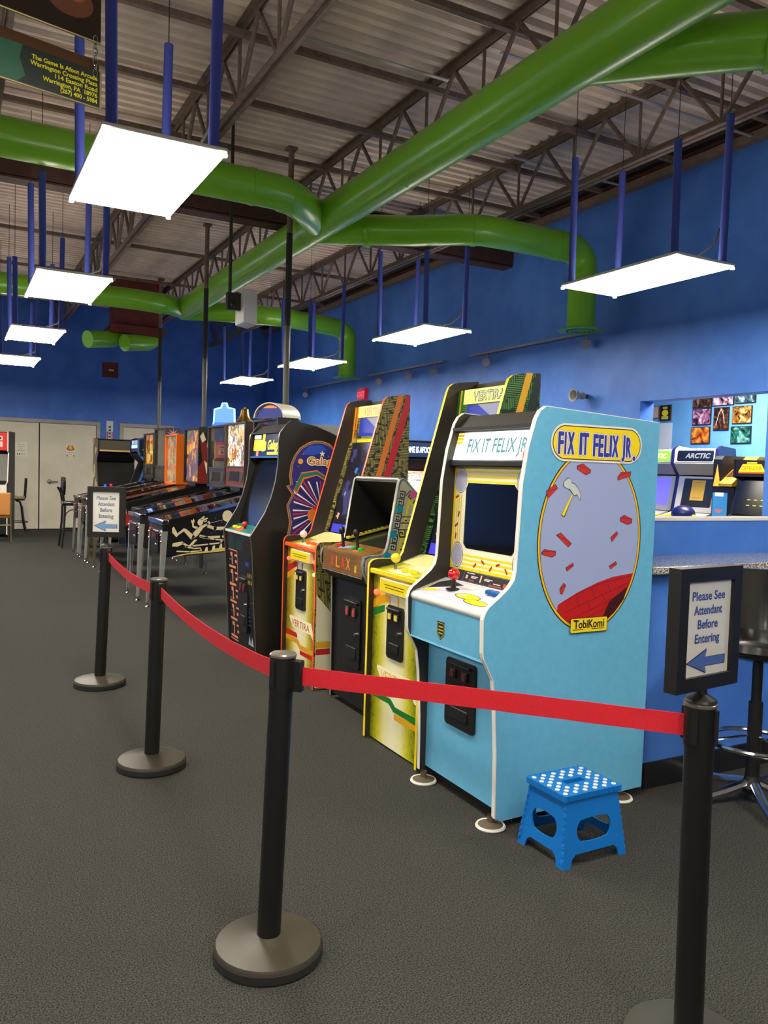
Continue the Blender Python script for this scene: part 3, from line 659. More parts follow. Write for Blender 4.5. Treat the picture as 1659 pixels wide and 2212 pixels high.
# ---------------------------------------------------------------- the two tall vertical cabinets
def tall_cab(label, loc, w_, edge, side_mats, front_mat, strips, lamp2, group, bez):
    """local frame: x depth from the front edge, y across, z up"""
    t = thing('arcade_cabinet', label, 'arcade cabinet', loc, 0, group)
    prof = [(0, .008), (0, .915), (.006, .938), (.024, .953), (.05, .957), (.165, .957), (.187, .965), (.203, .99), (.448, 1.862), (.46, 1.892), (.485, 1.912), (.52, 1.921), (.655, 1.937), (.655, .008)]
    h = w_/2; EM = mat(edge, .35); IN = mat((46, 38, 30), .45); A, B = strips
    near = MB().prism(prof, -h, -h+.02, side_mats, IN, EM).build('side_panel', t)
    MB().prism(prof, h-.02, h, IN, side_mats, EM).build('side_panel', t)
    i0, i1 = -h+.02, h-.02
    S_ = lambda n, xa, za, xb, zb, m_, th=.015: MB().slab(xa, za, xb, zb, i0, i1, th, m_).build(n, t)
    fr = S_('front_panel', .03, .01, .03, .9, front_mat)
    cp = S_('control_panel', .012, .905, .19, .935, front_mat); MB().box(.004, .03, i0, i1, .885, .912, EM).build('panel_lip', t, bevel=.005)
    S_('playfield_apron', .19, .935, .32, .98, mat((236, 226, 150), .35)); scr = S_('screen', .33, .985, .50, 1.62, bez)
    for y in (i0, i1-.045): MB().slab(.305, .985, .485, 1.62, y, y+.045, .01, side_mats).build('screen_border', t)
    up = S_('upper_bezel', .50, 1.62, .525, 1.875, side_mats); S_('roof', .525, 1.875, .65, 1.89, IN); S_('back_panel', .635, 1.92, .635, .02, IN, -.015)
    W_ = i1-i0
    # upper bezel: small blue screen, logo sign
    v = (.025, 0, .26); p = Print((.50, i1, 1.615), (0, -1, 0), v)
    p.rect(.1, W_-.02, .03, .175, mat((44, 62, 168), .2, emit=.25)); p.poly([(.2, .175), (W_-.1, .06), (W_-.05, .175)], mat((150, 156, 190), .25))
    p.rect(.06, W_-.0, .182, .262, mat((252, 238, 130), .35, emit=.25)); p.rects([(.0, .025, 0, .26), (.04, .06, .1, .26)], B).rects([(.025, .04, .05, .26), (W_-.02, W_, .0, .18)], A)
    p.rect(.09, W_-.06, .005, .026, YEL)
    p.text('VERTIRA', .29, .196, .052, B, w=.27, fat=.004); p.text('VERTIRA', .29, .196, .052, CREAM, w=.26); p.build('logo_sign', up)
    # front: stripes, instruction card, logo
    p = Print((.03, i1, 0), (0, -1, 0), (0, 0, 1))
    p.polys([[(0, .70), (0, .745), (.13, .79), (.17, .79), (.17, .755), (.13, .745)], [(W_, .79), (W_, .755), (W_-.11, .77), (W_-.11, .79)]], A).polys([[(0, .655), (0, .695), (.13, .735), (.13, .70)]], B)
    p.rects([(.19, .26, .60, .80)], mat((226, 226, 200), .4)).rects([(.175, .19, .6, .79), (.26, .275, .6, .79)], A)
    p.polys([[(.0, .265), (.0, .235), (.2, .235), (.25, .205), (W_, .205), (W_, .235), (.27, .235), (.22, .265)]], B).polys([[(.0, .305), (.0, .272), (.21, .272), (.21, .29), (.19, .305)], [(.26, .2), (.26, .17), (W_, .17), (W_, .2)]], A)
    p.polys([[(.06, .395), (.07, .41), (W_-.1, .41), (W_-.03, .30), (W_-.06, .30), (W_-.1, .335), (.12, .335)]], mat((250, 244, 200), .4)).text('VERTIRA', W_/2-.01, .345, .05, A, w=W_-.23)
    p.build('front_print', fr)
    c = MB().box(.0, .03, i0+.09, i1-.12, .805, .875, CREAM).build('instruction_card', t, bevel=.003)
    p = Print((0, i1-.12, .805), (0, -1, 0), (0, 0, 1)); ww = W_-.21
    p.rect(.006, ww-.006, .006, .064, mat((250, 224, 10), .35)); p.rects([(.05, ww-.05, .04, .044), (.06, ww-.06, .026, .03)], mat((60, 56, 20), .5)); p.build('card_print', c)
    if lamp2:
        for (y, z, cl) in ((i1-.04, .80, (255, 60, 40)), (i0+.045, .82, (255, 60, 40)), (i0+.045, .74, (90, 255, 120))): MB().ball((.02, y, z), .013, mat(cl, .3, emit=6), 10).build('indicator_lamp', t)
    else: MB().ball((.02, i1-.05, .79), .015, mat((255, 60, 40), .3, emit=6), 10).build('indicator_lamp', t)
    coin_door(t, (0, 0, 0), .03, -.075, .085, .475, .745, mat((200, 180, 60), .4, emit=.3))
    # controls: ball top stick and buttons
    MB().cyl((.085, .13, .915), (.085, .13, .955), .008, STEEL, n=10).build('stick_shaft', cp); MB().ball((.085, .13, .975), .026, mat((240, 224, 40) if not lamp2 else (236, 214, 196), .12, coat=.6), 18).build('stick_ball', cp)
    for y, x in ((.02, .08), (-.03, .09), (-.08, .08)): MB().lathe([(.02, 0), (.02, .012), (.012, .016), (.001, .016)], (x, y, .917), EM, 14).build('button', cp)
    # side print: two slanted stripes and bands at the foot
    p = Print((0, -h, 0), (1, 0, 0), (0, 0, 1))
    p.polys([[(.30, 1.0), (.34, 1.0), (.605, 1.93), (.565, 1.93)]], A if not lamp2 else mat((232, 128, 40), .35)).polys([[(.36, 1.0), (.41, 1.0), (.652, 1.85), (.652, 1.93), (.625, 1.93)]], mat((206, 40, 44), .35) if lamp2 else mat((30, 46, 40), .35))
    if lamp2:
        LT = mat((224, 214, 178), .4)
        p.poly([(.01, .02), (.01, .62), (.2, .4), (.28, .66), (.64, .66), (.64, .02)], LT).polys([[(.155, .36), (.20, .36), (.36, .88), (.31, .88)]], mat((196, 34, 34), .35)).polys([[(.215, .36), (.31, .36), (.43, .80), (.36, .80)]], mat((226, 170, 30), .35))
        p.rect(.012, .64, .275, .315, mat((226, 170, 30), .35)).rect(.012, .64, .23, .268, mat((196, 34, 34), .35))
    p.build('side_print', near)
    # lit art on the screen
    v = (.17, 0, .635); p = Print((.33, i1, .985), (0, -1, 0), v); ln = math.hypot(.175, .65)
    p.rect(.05, W_-.05, .0, .06, mat((70, 70, 220), .3, emit=.5))
    for a, b, s_, cl in ((.1, .12, .03, (210, 170, 150)), (.36, .14, .03, (220, 220, 200)), (.3, .3, .045, (196, 180, 206)), (.2, .45, .03, (60, 130, 220)), (.36, .55, .02, (90, 190, 150)), (.12, .28, .02, (150, 160, 190)), (.4, .25, .025, (180, 190, 90))):
        p.poly([(a+s_*math.cos(q)*(1 if k % 2 else .55), b+s_*math.sin(q)*(1 if k % 2 else .6)) for k, q in enumerate(2*PI*i/9 for i in range(9))], mat(cl, .3, emit=.5)); p.k -= .5
    p.build('screen_print', scr)
    MB().slab(.322, .99, .49, 1.615, i0+.045, i1-.045, .003, GLASS).build('screen_cover', t)
    return t
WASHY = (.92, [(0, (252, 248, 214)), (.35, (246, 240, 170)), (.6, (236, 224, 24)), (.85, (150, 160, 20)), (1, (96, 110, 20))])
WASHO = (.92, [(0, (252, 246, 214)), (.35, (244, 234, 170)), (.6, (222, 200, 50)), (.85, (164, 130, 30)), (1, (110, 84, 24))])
tall_cab('tall yellow-edged VERTIRA cabinet with green circuit print, behind the sky blue cabinet', (1.95, 3.505, 0), .56, (250, 222, 20), circuit('green_circuit', (16, 34, 20), (84, 140, 62)),
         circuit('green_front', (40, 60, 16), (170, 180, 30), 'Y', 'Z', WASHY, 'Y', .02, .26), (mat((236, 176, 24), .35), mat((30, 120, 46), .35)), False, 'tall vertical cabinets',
         artmat('green_playfield', [(14, 22, 50), (20, 30, 30), (36, 70, 50), (20, 24, 60), (60, 110, 150), (24, 30, 40)], 14, .15))
tall_cab('tall orange-edged VERTIRA cabinet with yellow circuit print, left of the KLAX cabinet', (2.055, 5.0, 0), .58, (246, 96, 28), circuit('yellow_circuit', (52, 44, 20), (176, 164, 84)),
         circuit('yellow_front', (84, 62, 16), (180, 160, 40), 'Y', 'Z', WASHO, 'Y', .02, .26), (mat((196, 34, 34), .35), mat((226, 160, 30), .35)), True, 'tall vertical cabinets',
         artmat('purple_playfield', [(16, 14, 34), (24, 22, 44), (40, 36, 70), (18, 20, 30), (70, 70, 130), (28, 26, 50)], 14, .15))

# ---------------------------------------------------------------- low hooded cabinet
def klax():
    y0, y1 = 3.95, 4.53
    t = thing('arcade_cabinet', 'low hooded KLAX arcade cabinet with key pattern side print', 'arcade cabinet', (2.3, 4.24, 0)); og = t.location
    prof = [(2.09, .02), (2.08, .765), (2.035, .795), (2.005, .86), (2.003, .90), (2.012, .942), (2.035, .953), (2.11, .956), (2.135, .965), (2.152, .99), (2.162, 1.03), (2.213, 1.355), (2.222, 1.378), (2.245, 1.388), (2.27, 1.372), (2.62, 1.03), (2.70, .90), (2.70, .02)]
    GRY = mat((186, 176, 162), .4); EDGE = mat((176, 172, 160), .25, .6); TEAL = mat((104, 136, 142), .4)
    near = MB().prism(prof, y0, y0+.022, GRY, BLACK, EDGE).build('side_panel', t, og); MB().prism(prof, y1-.022, y1, BLACK, TEAL, EDGE).build('side_panel', t, og)
    i0, i1 = y0+.022, y1-.022
    WOOD = noisy('brown_wood_print', (112, 76, 30), (140, 100, 44), 8, .35, stretch=(1, 1, 14))
    S_ = lambda n, xa, za, xb, zb, m_, th=.015: MB().slab(xa, za, xb, zb, i0, i1, th, m_).build(n, t, og)
    fr = S_('front_panel', 2.10, .04, 2.10, .77, BLACK); S_('underside', 2.02, .83, 2.10, .77, BLACK)
    cf = S_('control_box_front', 2.012, .825, 2.014, .94, WOOD); cp = S_('control_panel', 2.02, .945, 2.15, .985, WOOD)
    S_('monitor', 2.15, .985, 2.52, 1.07, mat((44, 46, 36), .12)); S_('hood_back', 2.52, 1.07, 2.46, 1.185, BLACK); S_('hood_roof', 2.235, 1.375, 2.62, 1.02, BLACK, .02)
    MB().cyl((2.235, i0, 1.375), (2.235, i1, 1.375), .014, EDGE, n=12).build('hood_lip', t, og)
    S_('back_panel', 2.68, .92, 2.68, .03, BLACK, -.015)
    p = Print((2.016, i1, .95), (0, -1, 0), (.37, 0, .085)); p.rect(.09, .5, .17, .36, mat((86, 88, 70), .25)); 
    p.polys([[(.03+.0, .16+.022*i), (.055, .168+.022*i), (.055, .178+.022*i), (.03, .17+.022*i)] for i in range(9)], mat((206, 196, 40), .4)); 
    MB().slab(2.16, 1.0, 2.5, 1.08, i1-.05, i1-.012, -.012, mat((206, 196, 60), .4)).build('yellow_strip', t, og)
    m = MB()
    for k in range(11): m.slab(2.175+.029*k, 1.017+.0068*k, 2.186+.029*k, 1.0195+.0068*k, i1-.051, i1-.011, -.002, BLACK)
    tag(m.build('strip_dashes', t, og), kind='stuff')
    # lettering
    p = Print((2.012, i1, .825), (0, -1, 0), (.002, 0, .115))
    p.rects([(.03, .47, .02+.012*k, .022+.012*k) for k in range(8)], mat((80, 52, 20), .5))
    for ch, a, cl in (('K', .2, (196, 70, 40)), ('L', .265, (230, 150, 30)), ('A', .335, (220, 60, 36)), ('X', .405, (222, 150, 40))): p.text(ch, a-.05, .026, .068, mat(cl, .4), w=.05, fat=.0015); p.k -= 1
    p.k += 2; p.rect(.44, .465, .02, .06, mat((214, 176, 40), .4)); p.build('title_lettering', cf, og)
    p = Print((2.02, i1, .945), (0, -1, 0), (.13, 0, .04)); p.polys([[(.13, .03), (.24, .06), (.22, .1), (.11, .07)]], mat((140, 156, 196), .35)).ell(.36, .05, .06, .02, mat((212, 90, 40), .4)).ell(.11, .08, .04, .02, mat((200, 80, 50), .4)); p.build('panel_print', cp, og)
    for y, c in ((4.41, (206, 60, 40)), (4.21, (40, 180, 70)), (4.12, (40, 190, 80))): MB().lathe([(.018, 0), (.018, .014), (.01, .018), (.001, .018)], (2.075, y, .962), mat(c, .25), 14).build('button', cp, og)
    for y in (4.36, 4.165):
        j = MB().cyl((2.08, y, .96), (2.072, y+.008, 1.05), .009, BLACK, n=10).build('stick_shaft', cp, og); MB().ball((2.07, y+.01, 1.06), .019, BLACK, 14, 1.3).build('stick_ball', cp, og)
    coin_door(t, og, 2.10, 4.13, 4.35, .26, .67, mat((170, 60, 60), .4, emit=.2))
    # side print: grey field, key pattern, bands, gem splashes
    p = Print((0, y0, 0), (1, 0, 0), (0, 0, 1)); KB = mat((40, 34, 34), .4)
    p.strip([(2.09, .05), (2.088, .77), (2.043, .80), (2.014, .862), (2.012, .90), (2.02, .934), (2.04, .944), (2.11, .947), (2.142, .957), (2.16, .985), (2.171, 1.03), (2.222, 1.352), (2.23, 1.37), (2.245, 1.378), (2.264, 1.366), (2.612, 1.025)], .009, TEAL)
    core = [(2.235, .97), (2.29, 1.25), (2.57, .97), (2.62, .86), (2.62, .5), (2.2, .5), (2.2, .9)]
    p.poly([(2.19, .48), (2.19, .915), (2.222, .975), (2.284, 1.28), (2.588, .98), (2.635, .86), (2.635, .48)], mat((232, 210, 20), .35)).poly(core, GRY)
    def key(cx_, cz_, s_, rot):
        c, sn = math.cos(rot), math.sin(rot)
        path = [(-.5, .5), (.5, .5), (.5, -.5), (-.35, -.5), (-.35, .1), (.1, .1), (.1, -.12)]
        p.strip([(cx_+(x*c-y*sn)*s_, cz_+(x*sn+y*c)*s_) for x, y in path], s_*.17, KB); p.k -= 1
    for i in range(8): key(2.192+.0068*i*1.0, 1.0+.042*i, .034, R(-8))
    for i in range(7): key(2.29+.045*i, 1.29-.045*i, .034, R(45))
    for i in range(2):
        for j_ in range(2): key(2.062+.045*i, .855+.045*j_, .034, 0)
    for i in range(7): key(2.245+.05*i, 1.075, .04, 0) if i < 4 else None
    for i in range(8): key(2.23+.05*i, .87, .04, 0)
    p.k += 1
    bands = []
    for z in (1.165, 1.13, 1.05, .98, .935, .905, .83): bands.append((2.235, min(2.6, 2.56-(z-.97)*.95), z, z+.006))
    p.rects(bands, KB)
    p.polys([[(2.25+.04*i, .945), (2.27+.04*i, .972), (2.29+.04*i, .945), (2.27+.04*i, .957)] for i in range(7)]+[[(2.25+.045*i, 1.015), (2.265+.045*i, 1.035), (2.28+.045*i, 1.015), (2.265+.045*i, .995)] for i in range(6)], KB)
    p.rects([(2.26+.03*i, 2.275+.03*i, 1.145, 1.152) for i in range(5)], KB)
    TQ = mat((30, 150, 170), .3)
    for a, b, cl in ((2.065, .885, TQ), (2.155, .95, TQ), (2.19, 1.07, TQ), (2.225, 1.21, TQ), (2.31, 1.295, mat((236, 90, 150), .3))):
        p.poly([(a+.026*math.cos(q)*(1 if k % 2 else .72), b+.026*math.sin(q)*(1 if k % 2 else .72)) for k, q in enumerate(2*PI*i/12 for i in range(12))], cl); p.k -= 1
    p.k += 1; p.rect(2.335, 2.365, 1.02, 1.055, YEL).poly([(2.42, .9), (2.4, .96), (2.46, 1.02), (2.5, .9)], mat((230, 90, 30), .35))
    p.strip([(2.03, .93), (2.03, .86), (2.05, .82), (2.1, .785)], .006, mat((226, 130, 110), .4)); p.build('side_print', near, og)
klax()

# ---------------------------------------------------------------- black cabinet
def black_cab():
    y0, y1 = 5.45, 6.11
    t = thing('arcade_cabinet', 'black Galaga arcade cabinet with lit yellow marquee and teal control panel', 'arcade cabinet', (2.25, 5.78, 0)); og = t.location
    prof = [(1.935, .03), (1.91, .4), (1.889, .80), (1.872, .935), (1.925, 1.02), (1.975, 1.10), (2.02, 1.21), (2.05, 1.33), (2.066, 1.46), (2.066, 1.62), (2.075, 1.675), (2.12, 1.735), (2.155, 1.765), (2.19, 1.764), (2.35, 1.735), (2.48, 1.69), (2.62, 1.62), (2.62, .03)]
    ED = mat((96, 92, 84), .3, .3)
    near = MB().prism(prof, y0, y0+.022, SATIN, MATT, ED).build('side_panel', t, og); MB().prism(prof, y1-.022, y1, MATT, SATIN, ED).build('side_panel', t, og)
    i0, i1 = y0+.022, y1-.022; W_ = i1-i0
    S_ = lambda n, xa, za, xb, zb, m_, th=.015: MB().slab(xa, za, xb, zb, i0, i1, th, m_).build(n, t, og)
    fr = S_('front_panel', 1.945, .07, 1.905, .80, mat((20, 22, 30), .35)); S_('control_box_front', 1.902, .80, 1.888, .93, artmat('dark_cp_front', [(70, 26, 22), (26, 60, 66), (20, 40, 50), (40, 24, 24)], 8, 0))
    cp = S_('control_panel', 1.888, .935, 1.995, .985, mat((20, 128, 124), .3)); MB().box(1.882, 1.896, i0, i1, .927, .942, WHITE).build('panel_trim', t, og)
    S_('screen_glass', 1.995, .985, 2.13, 1.5, mat((12, 12, 12), .12, coat=.4)); mq = S_('marquee', 2.085, 1.505, 2.10, 1.68, mat((30, 40, 66), .15)); MB().box(2.07, 2.10, i0, i1, 1.495, 1.507, CHROME).build('marquee_retainer', t, og); MB().box(2.078, 2.11, i0, i1, 1.678, 1.69, SATIN).build('marquee_retainer', t, og)
    S_('hood', 2.10, 1.685, 2.16, 1.745, SATIN); S_('roof', 2.16, 1.745, 2.6, 1.62, SATIN); S_('back_panel', 2.6, 1.62, 2.6, .04, SATIN, -.015)
    MB().box(1.98, 2.58, y0+.04, y1-.04, .005, .06, BLACK).build('plinth', t, og)
    for y in (y0+.05, y1-.06):
        MB().lathe([(.001, 0), (.05, 0), (.052, .012), (.02, .02), (.012, .05)], (1.98, y, 0), CHROME, 18).build('glide_foot', t, og)
    v = (.015, 0, .175); p = Print((2.085, i1, 1.505), (0, -1, 0), v); YE = mat((255, 206, 20), .3, emit=1.6); WL = mat((255, 250, 190), .3, emit=1.6)
    p.rrect(.03, .3, .045, .115, .012, YE).rects([(.22, .27, .04, .17), (.03, .27, .115, .128), (.34, .58, .014, .034)], YE).rrect(.03, .18, .135, .165, .008, WL).rect(.1, .15, .005, .05, mat((226, 120, 90), .3, emit=.8))
    p.text('1981', .15, .075, .03, mat((30, 120, 130), .3), w=.12); p.text('Galaga', .46, .055, .07, mat((255, 190, 60), .3, emit=1.4), w=.24, shear=.15, fat=.003); p.build('marquee_lettering', mq, og)
    v = (.107, 0, .05); p = Print((1.888, i1, .935), (0, -1, 0), v)
    p.poly([(.12, .03), (.2, .09), (.3, .06), (.26, .02)], mat((206, 70, 40), .35)).poly([(.36, .02), (.48, .03), (.42, .06)], mat((30, 90, 100), .35)).poly([(.52, .0), (.6, .01), (.57, .03)], mat((220, 90, 120), .35)).ell(.45, .08, .05, .01, mat((16, 90, 90), .3)); p.build('panel_print', cp, og)
    MB().cyl((1.945, 5.80, .96), (1.945, 5.80, .985), .008, BLACK, n=10).build('stick_shaft', cp, og); MB().ball((1.945, 5.80, .995), .022, mat((206, 24, 30), .15, coat=.5), 16).build('stick_ball', cp, og)
    for y in (5.90, 6.0): MB().lathe([(.02, 0), (.02, .014), (.012, .018), (.001, .018)], (1.935, y, .957), YEL, 14).build('button', cp, og)
    MB().slab(2.01, 1.02, 2.05, 1.16, i0, i0+.25, -.003, mat((190, 120, 150), .4)).build('glass_sticker', t, og)
    # front print: plain salmon bars on the left half, small blue shapes on the right
    v = (-.04, 0, .73); p = Print((1.945, i1, .07), (0, -1, 0), v); SAL = mat((232, 140, 108), .35); rr = random.Random(4)
    bars = []
    for k in range(15):
        z = .04+.045*k; a = .03+.02*(k % 3)
        if k % 3 == 0: bars += [(a, a+.16, z, z+.018)]
        elif k % 3 == 1: bars += [(a+.05, a+.07, z-.02, z+.05), (a+.13, a+.17, z, z+.022)]
        else: bars += [(a, a+.05, z, z+.03), (a+.1, a+.16, z+.005, z+.02)]
    bars += [(.02, .235, .715, .724), (.228, .236, .5, .724), (.02, .2, .02, .028)]
    p.rects(bars, SAL)
    p.rects([(.03+.012*k, .036+.012*k, .64-.1*q, .644-.1*q) for k in range(9) for q in range(6)], CREAM); p.rects([(.47+.035*(k % 3), .485+.035*(k % 3), .5+.05*(k//3), .53+.05*(k//3)) for k in range(6)], mat((190, 160, 60), .4))
    p.polys([[(.4+.02*k, .2+.03*k), (.5, .19+.03*k), (.5, .2+.03*k), (.4+.02*k, .21+.03*k)] for k in range(6)], mat((50, 100, 150), .4)).polys([[(.44, .05), (.47, .12), (.5, .05)], [(.5, .05), (.53, .12), (.56, .05)]], mat((180, 190, 200), .4)); p.rects([(.42, .5, .63, .66)], mat((60, 60, 150), .4))
    p.build('front_print', fr, og)
    coin_door(t, og, 1.925, 5.62, 5.80, .2, .62, mat((150, 40, 46), .4))
    # side picture: flame edged arch with rays and the title
    p = Print((-.055, y0, .035), (1, 0, 0), (0, 0, 1)); OR = mat((226, 110, 60), .4); GR = mat((30, 120, 84), .4); NV = mat((44, 42, 120), .4); WH = mat((234, 226, 204), .4); RD = mat((196, 40, 44), .4)
    def arch(k): return [(2.235-k, .62), (2.22-k, .9), (2.235-k, 1.0), (2.21-k, 1.12), (2.25-k, 1.2), (2.205-k, 1.26), (2.235-k, 1.27), (2.225-k, 1.34), (2.235-k, 1.42), (2.26-k, 1.48), (2.30-k*.7, 1.53+k*.6), (2.35, 1.56+k), (2.40, 1.575+k), (2.46, 1.575+k), (2.52, 1.555+k), (2.56+k, 1.52), (2.58+k, 1.3), (2.58+k, .62)]
    p.poly(arch(.02), OR).poly(arch(.014), GR).poly(arch(.004), OR).poly(arch(0), NV)
    p.poly([(2.29, 1.49), (2.36, 1.555), (2.45, 1.565), (2.5, 1.53), (2.4, 1.49)], mat((40, 80, 180), .4))
    c0 = (2.47, 1.08)
    for k in range(26):
        a0 = PI*.52+k*(PI*1.1)/26; a1 = a0+.05
        far = []
        for a in (a0, a1):
            L_ = 1.2
            while L_ > .05 and not (2.24 < c0[0]+L_*math.cos(a) < 2.575 and .63 < c0[1]+L_*math.sin(a) < 1.3): L_ -= .01
            far.append((c0[0]+L_*math.cos(a), c0[1]+L_*math.sin(a)))
        p.poly([c0]+far, WH if k % 2 else (RD if k % 4 == 0 else mat((30, 28, 84), .4))); p.k -= .9
    p.k += 1; p.poly([(2.24, 1.23), (2.30, 1.36), (2.42, 1.38), (2.58, 1.29), (2.58, 1.26), (2.42, 1.34), (2.32, 1.31), (2.265, 1.2)], OR).poly([(2.247, 1.24), (2.30, 1.352), (2.42, 1.372), (2.575, 1.287), (2.575, 1.27), (2.42, 1.348), (2.315, 1.322), (2.265, 1.22)], GR)
    p.ell(2.29, 1.44, .02, .02, mat((214, 160, 70), .4)).poly([(2.46+(.025 if i % 2 == 0 else .01)*math.cos(PI/2+i*PI/5), 1.5+(.025 if i % 2 == 0 else .01)*math.sin(PI/2+i*PI/5)) for i in range(10)], WH)
    p.rects([(2.27+.04*k, 2.275+.04*k, 1.4+.013*((k*7) % 9), 1.405+.013*((k*7) % 9)) for k in range(7)], WH)
    p.ell(2.43, 1.07, .045, .05, RD).ell(2.39, 1.05, .035, .045, mat((214, 120, 50), .4)); p.k -= 1
    p.k += 2; p.text('Galaga', 2.46, 1.42, .055, BLACK, w=.23, fat=.012); p.text('Galaga', 2.46, 1.42, .055, WH, w=.23, fat=.008); p.text('Galaga', 2.46, 1.42, .055, mat((190, 120, 50), .4), w=.225, fat=.002)
    p.build('side_artwork', near, og)
black_cab()
# ================================================================== PINBALL TABLES (facing -X)
LEGM = mat((176, 174, 170), .35, .55)
PB_SIDE = [(0, .56), (0, .885), (.02, .90), (1.1, 1.165), (1.26, 1.165), (1.26, .645), (.06, .555)]
def pinball(label, loc, body, box_col, translite, field, side_fn=None, box_fn=None, panel=None, rail=CHROME, leg=LEGM, front_col=None, bb=(1.08, 1.30, 1.19, 1.92), box_hw=.365):
    """local frame: x depth from the front edge, y across, z up"""
    t = thing('pinball_table', label, 'pinball table', loc, 0, 'pinball tables in a row')
    h = .28; BM = mat(body, .3)
    m = MB(); m.prism(PB_SIDE, -h, -h+.02, BM); near = m.build('side_panel', t); MB().prism(PB_SIDE, h-.02, h, BM).build('side_panel', t)
    fr = MB().box(0, .02, -h+.02, h-.02, .56, .885, mat(front_col or body, .3)).build('front_panel', t)
    MB().slab(.02, .565, 1.24, .65, -h+.02, h-.02, .012, MATT).build('bottom_panel', t); MB().box(1.24, 1.26, -h+.02, h-.02, .65, 1.15, BM).build('rear_panel', t)
    MB().slab(.05, .83, 1.08, 1.085, -h+.02, h-.02, .01, field).build('playfield', t)
    MB().slab(.03, .897, 1.08, 1.157, -h+.03, h-.03, .003, GLASS).build('playfield_glass', t)
    for s in (-1, 1):
        MB().slab(.01, .90, 1.08, 1.162, s*(h-.01)-.018, s*(h-.01)+.012, .025, rail).build('side_rail', t, bevel=.003)
    MB().box(-.012, .06, -h-.012, h+.012, .862, .908, rail).build('lockbar', t, bevel=.008)
    # coin door and plunger on the front
    c = MB().box(-.012, .0, -.15, .12, .585, .80, SATIN).build('coin_door', fr, bevel=.004)
    for y in (-.07, -.01, .05): MB().box(-.02, -.012, y-.018, y+.018, .715, .765, mat((120, 46, 40), .4)).build('coin_slot', c, bevel=.003)
    MB().box(-.03, -.01, -.13, .1, .775, .80, CHROME).build('door_ledge', c, bevel=.004)
    MB().cyl((-.018, -.05, .66), (-.012, -.05, .66), .012, CHROME, n=10).build('lock', c)
    MB().cyl((-.06, -.22, .79), (0, -.22, .79), .016, CHROME, n=12).build('plunger', fr); MB().box(-.02, 0, .13, .18, .78, .81, mat((200, 60, 50), .4)).build('start_button', fr)
    for sx, x in ((0, .0), (1, 1.22)):
        for s in (-1, 1):
            l = MB(); x0 = x+.0; xb = x+(-.02 if sx == 0 else .02); y_ = s*h
            for (dx, dy) in ((1, 0), (0, 1)):
                w1 = .05
                if dx: pts = [(x0, y_+s*.004), (x0+(w1 if sx == 0 else -w1), y_+s*.004)]
                else: pts = [(x0-(.004 if sx == 0 else -.004), y_), (x0-(.004 if sx == 0 else -.004), y_-s*w1)]
                vs = [(p[0], p[1], .80 if sx == 0 else .86) for p in pts]+[(p[0]*1+(xb-x0)+(0 if i == 0 else (-.028 if sx == 0 else .028)*dx), p[1]+(0 if i == 0 else s*.028*dy), .045) for i, p in enumerate(pts)]
                vs2 = [(v[0]+(.004 if sx == 0 else -.004)*(0 if dx else 1), v[1]-s*.004*(1 if dx else 0), v[2]) for v in vs]
                l.add(vs+vs2, [(0, 1, 3, 2), (5, 4, 6, 7), (0, 2, 6, 4), (1, 5, 7, 3), (0, 4, 5, 1), (2, 3, 7, 6)], leg)
            lo = l.build('leg', t)
            fx, fy = xb+(.012 if sx == 0 else -.012), y_-s*.012
            MB().lathe([(.001, 0), (.022, 0), (.024, .008), (.008, .018), (.006, .06)], (fx, fy, 0), CHROME, 14).build('leveler', lo)
            for zz in (.70, .76): MB().ball((x0-(.008 if sx == 0 else -.008), y_-s*.02, zz), .011, CHROME, 10).build('leg_bolt', lo)
    # backbox: open fronted frame with a recessed lit picture
    x0, x1, z0, z1 = bb; hw = box_hw; BX = mat(box_col, .35)
    b = MB(); b.box(x0, x1, -hw, -hw+.025, z0, z1, BX); b.box(x0, x1, hw-.025, hw, z0, z1, BX); b.box(x0, x1, -hw+.025, hw-.025, z1-.025, z1, BX); b.box(x0, x1, -hw+.025, hw-.025, z0, z0+.025, BX); b.box(x1-.02, x1, -hw+.025, hw-.025, z0+.025, z1-.025, BX)
    box = b.build('backbox', t, bevel=.004)
    zt = z0+.025 if panel is None else z0+.24
    MB().box(x0+.035, x0+.045, -hw+.025, hw-.025, zt, z1-.025, translite).build('translite', box)
    MB().box(x0+.02, x0+.023, -hw+.025, hw-.025, zt, z1-.025, GLASS).build('backglass', box)
    if panel is not None:
        sp = MB().box(x0+.015, x0+.03, -hw+.025, hw-.025, z0+.025, z0+.225, mat(panel, .4)).build('speaker_panel', box, bevel=.003)
        MB().box(x0+.008, x0+.04, -hw+.025, hw-.025, z0+.225, z0+.24, STEEL).build('trim_bar', box)
        MB().box(x0+.011, x0+.015, -.16, .16, z0+.07, z0+.18, mat((30, 24, 18), .15)).build('score_display', sp)
        for s in (-1, 1): MB().lathe([(.001, .0), (.055, 0), (.06, -.004), (.055, -.008), (.001, -.006)], (x0+.015, s*.235, z0+.125), mat((60, 58, 54), .6), 20, 'x').build('speaker_grille', sp)
    MB().box(x0+.02, x1-.01, -.18, .18, 1.15, z0, SATIN).build('neck', t)
    if side_fn:
        p = Print((0, -h, 0), (1, 0, 0), (0, 0, 1)); side_fn(p); p.build('side_artwork', near)
    if box_fn:
        p = Print((0, -hw, 0), (1, 0, 0), (0, 0, 1)); box_fn(p, x0, x1, z0, z1); p.build('backbox_artwork', box)
    return t
CRM = mat((232, 216, 170), .4); YLW = mat((214, 196, 96), .4)
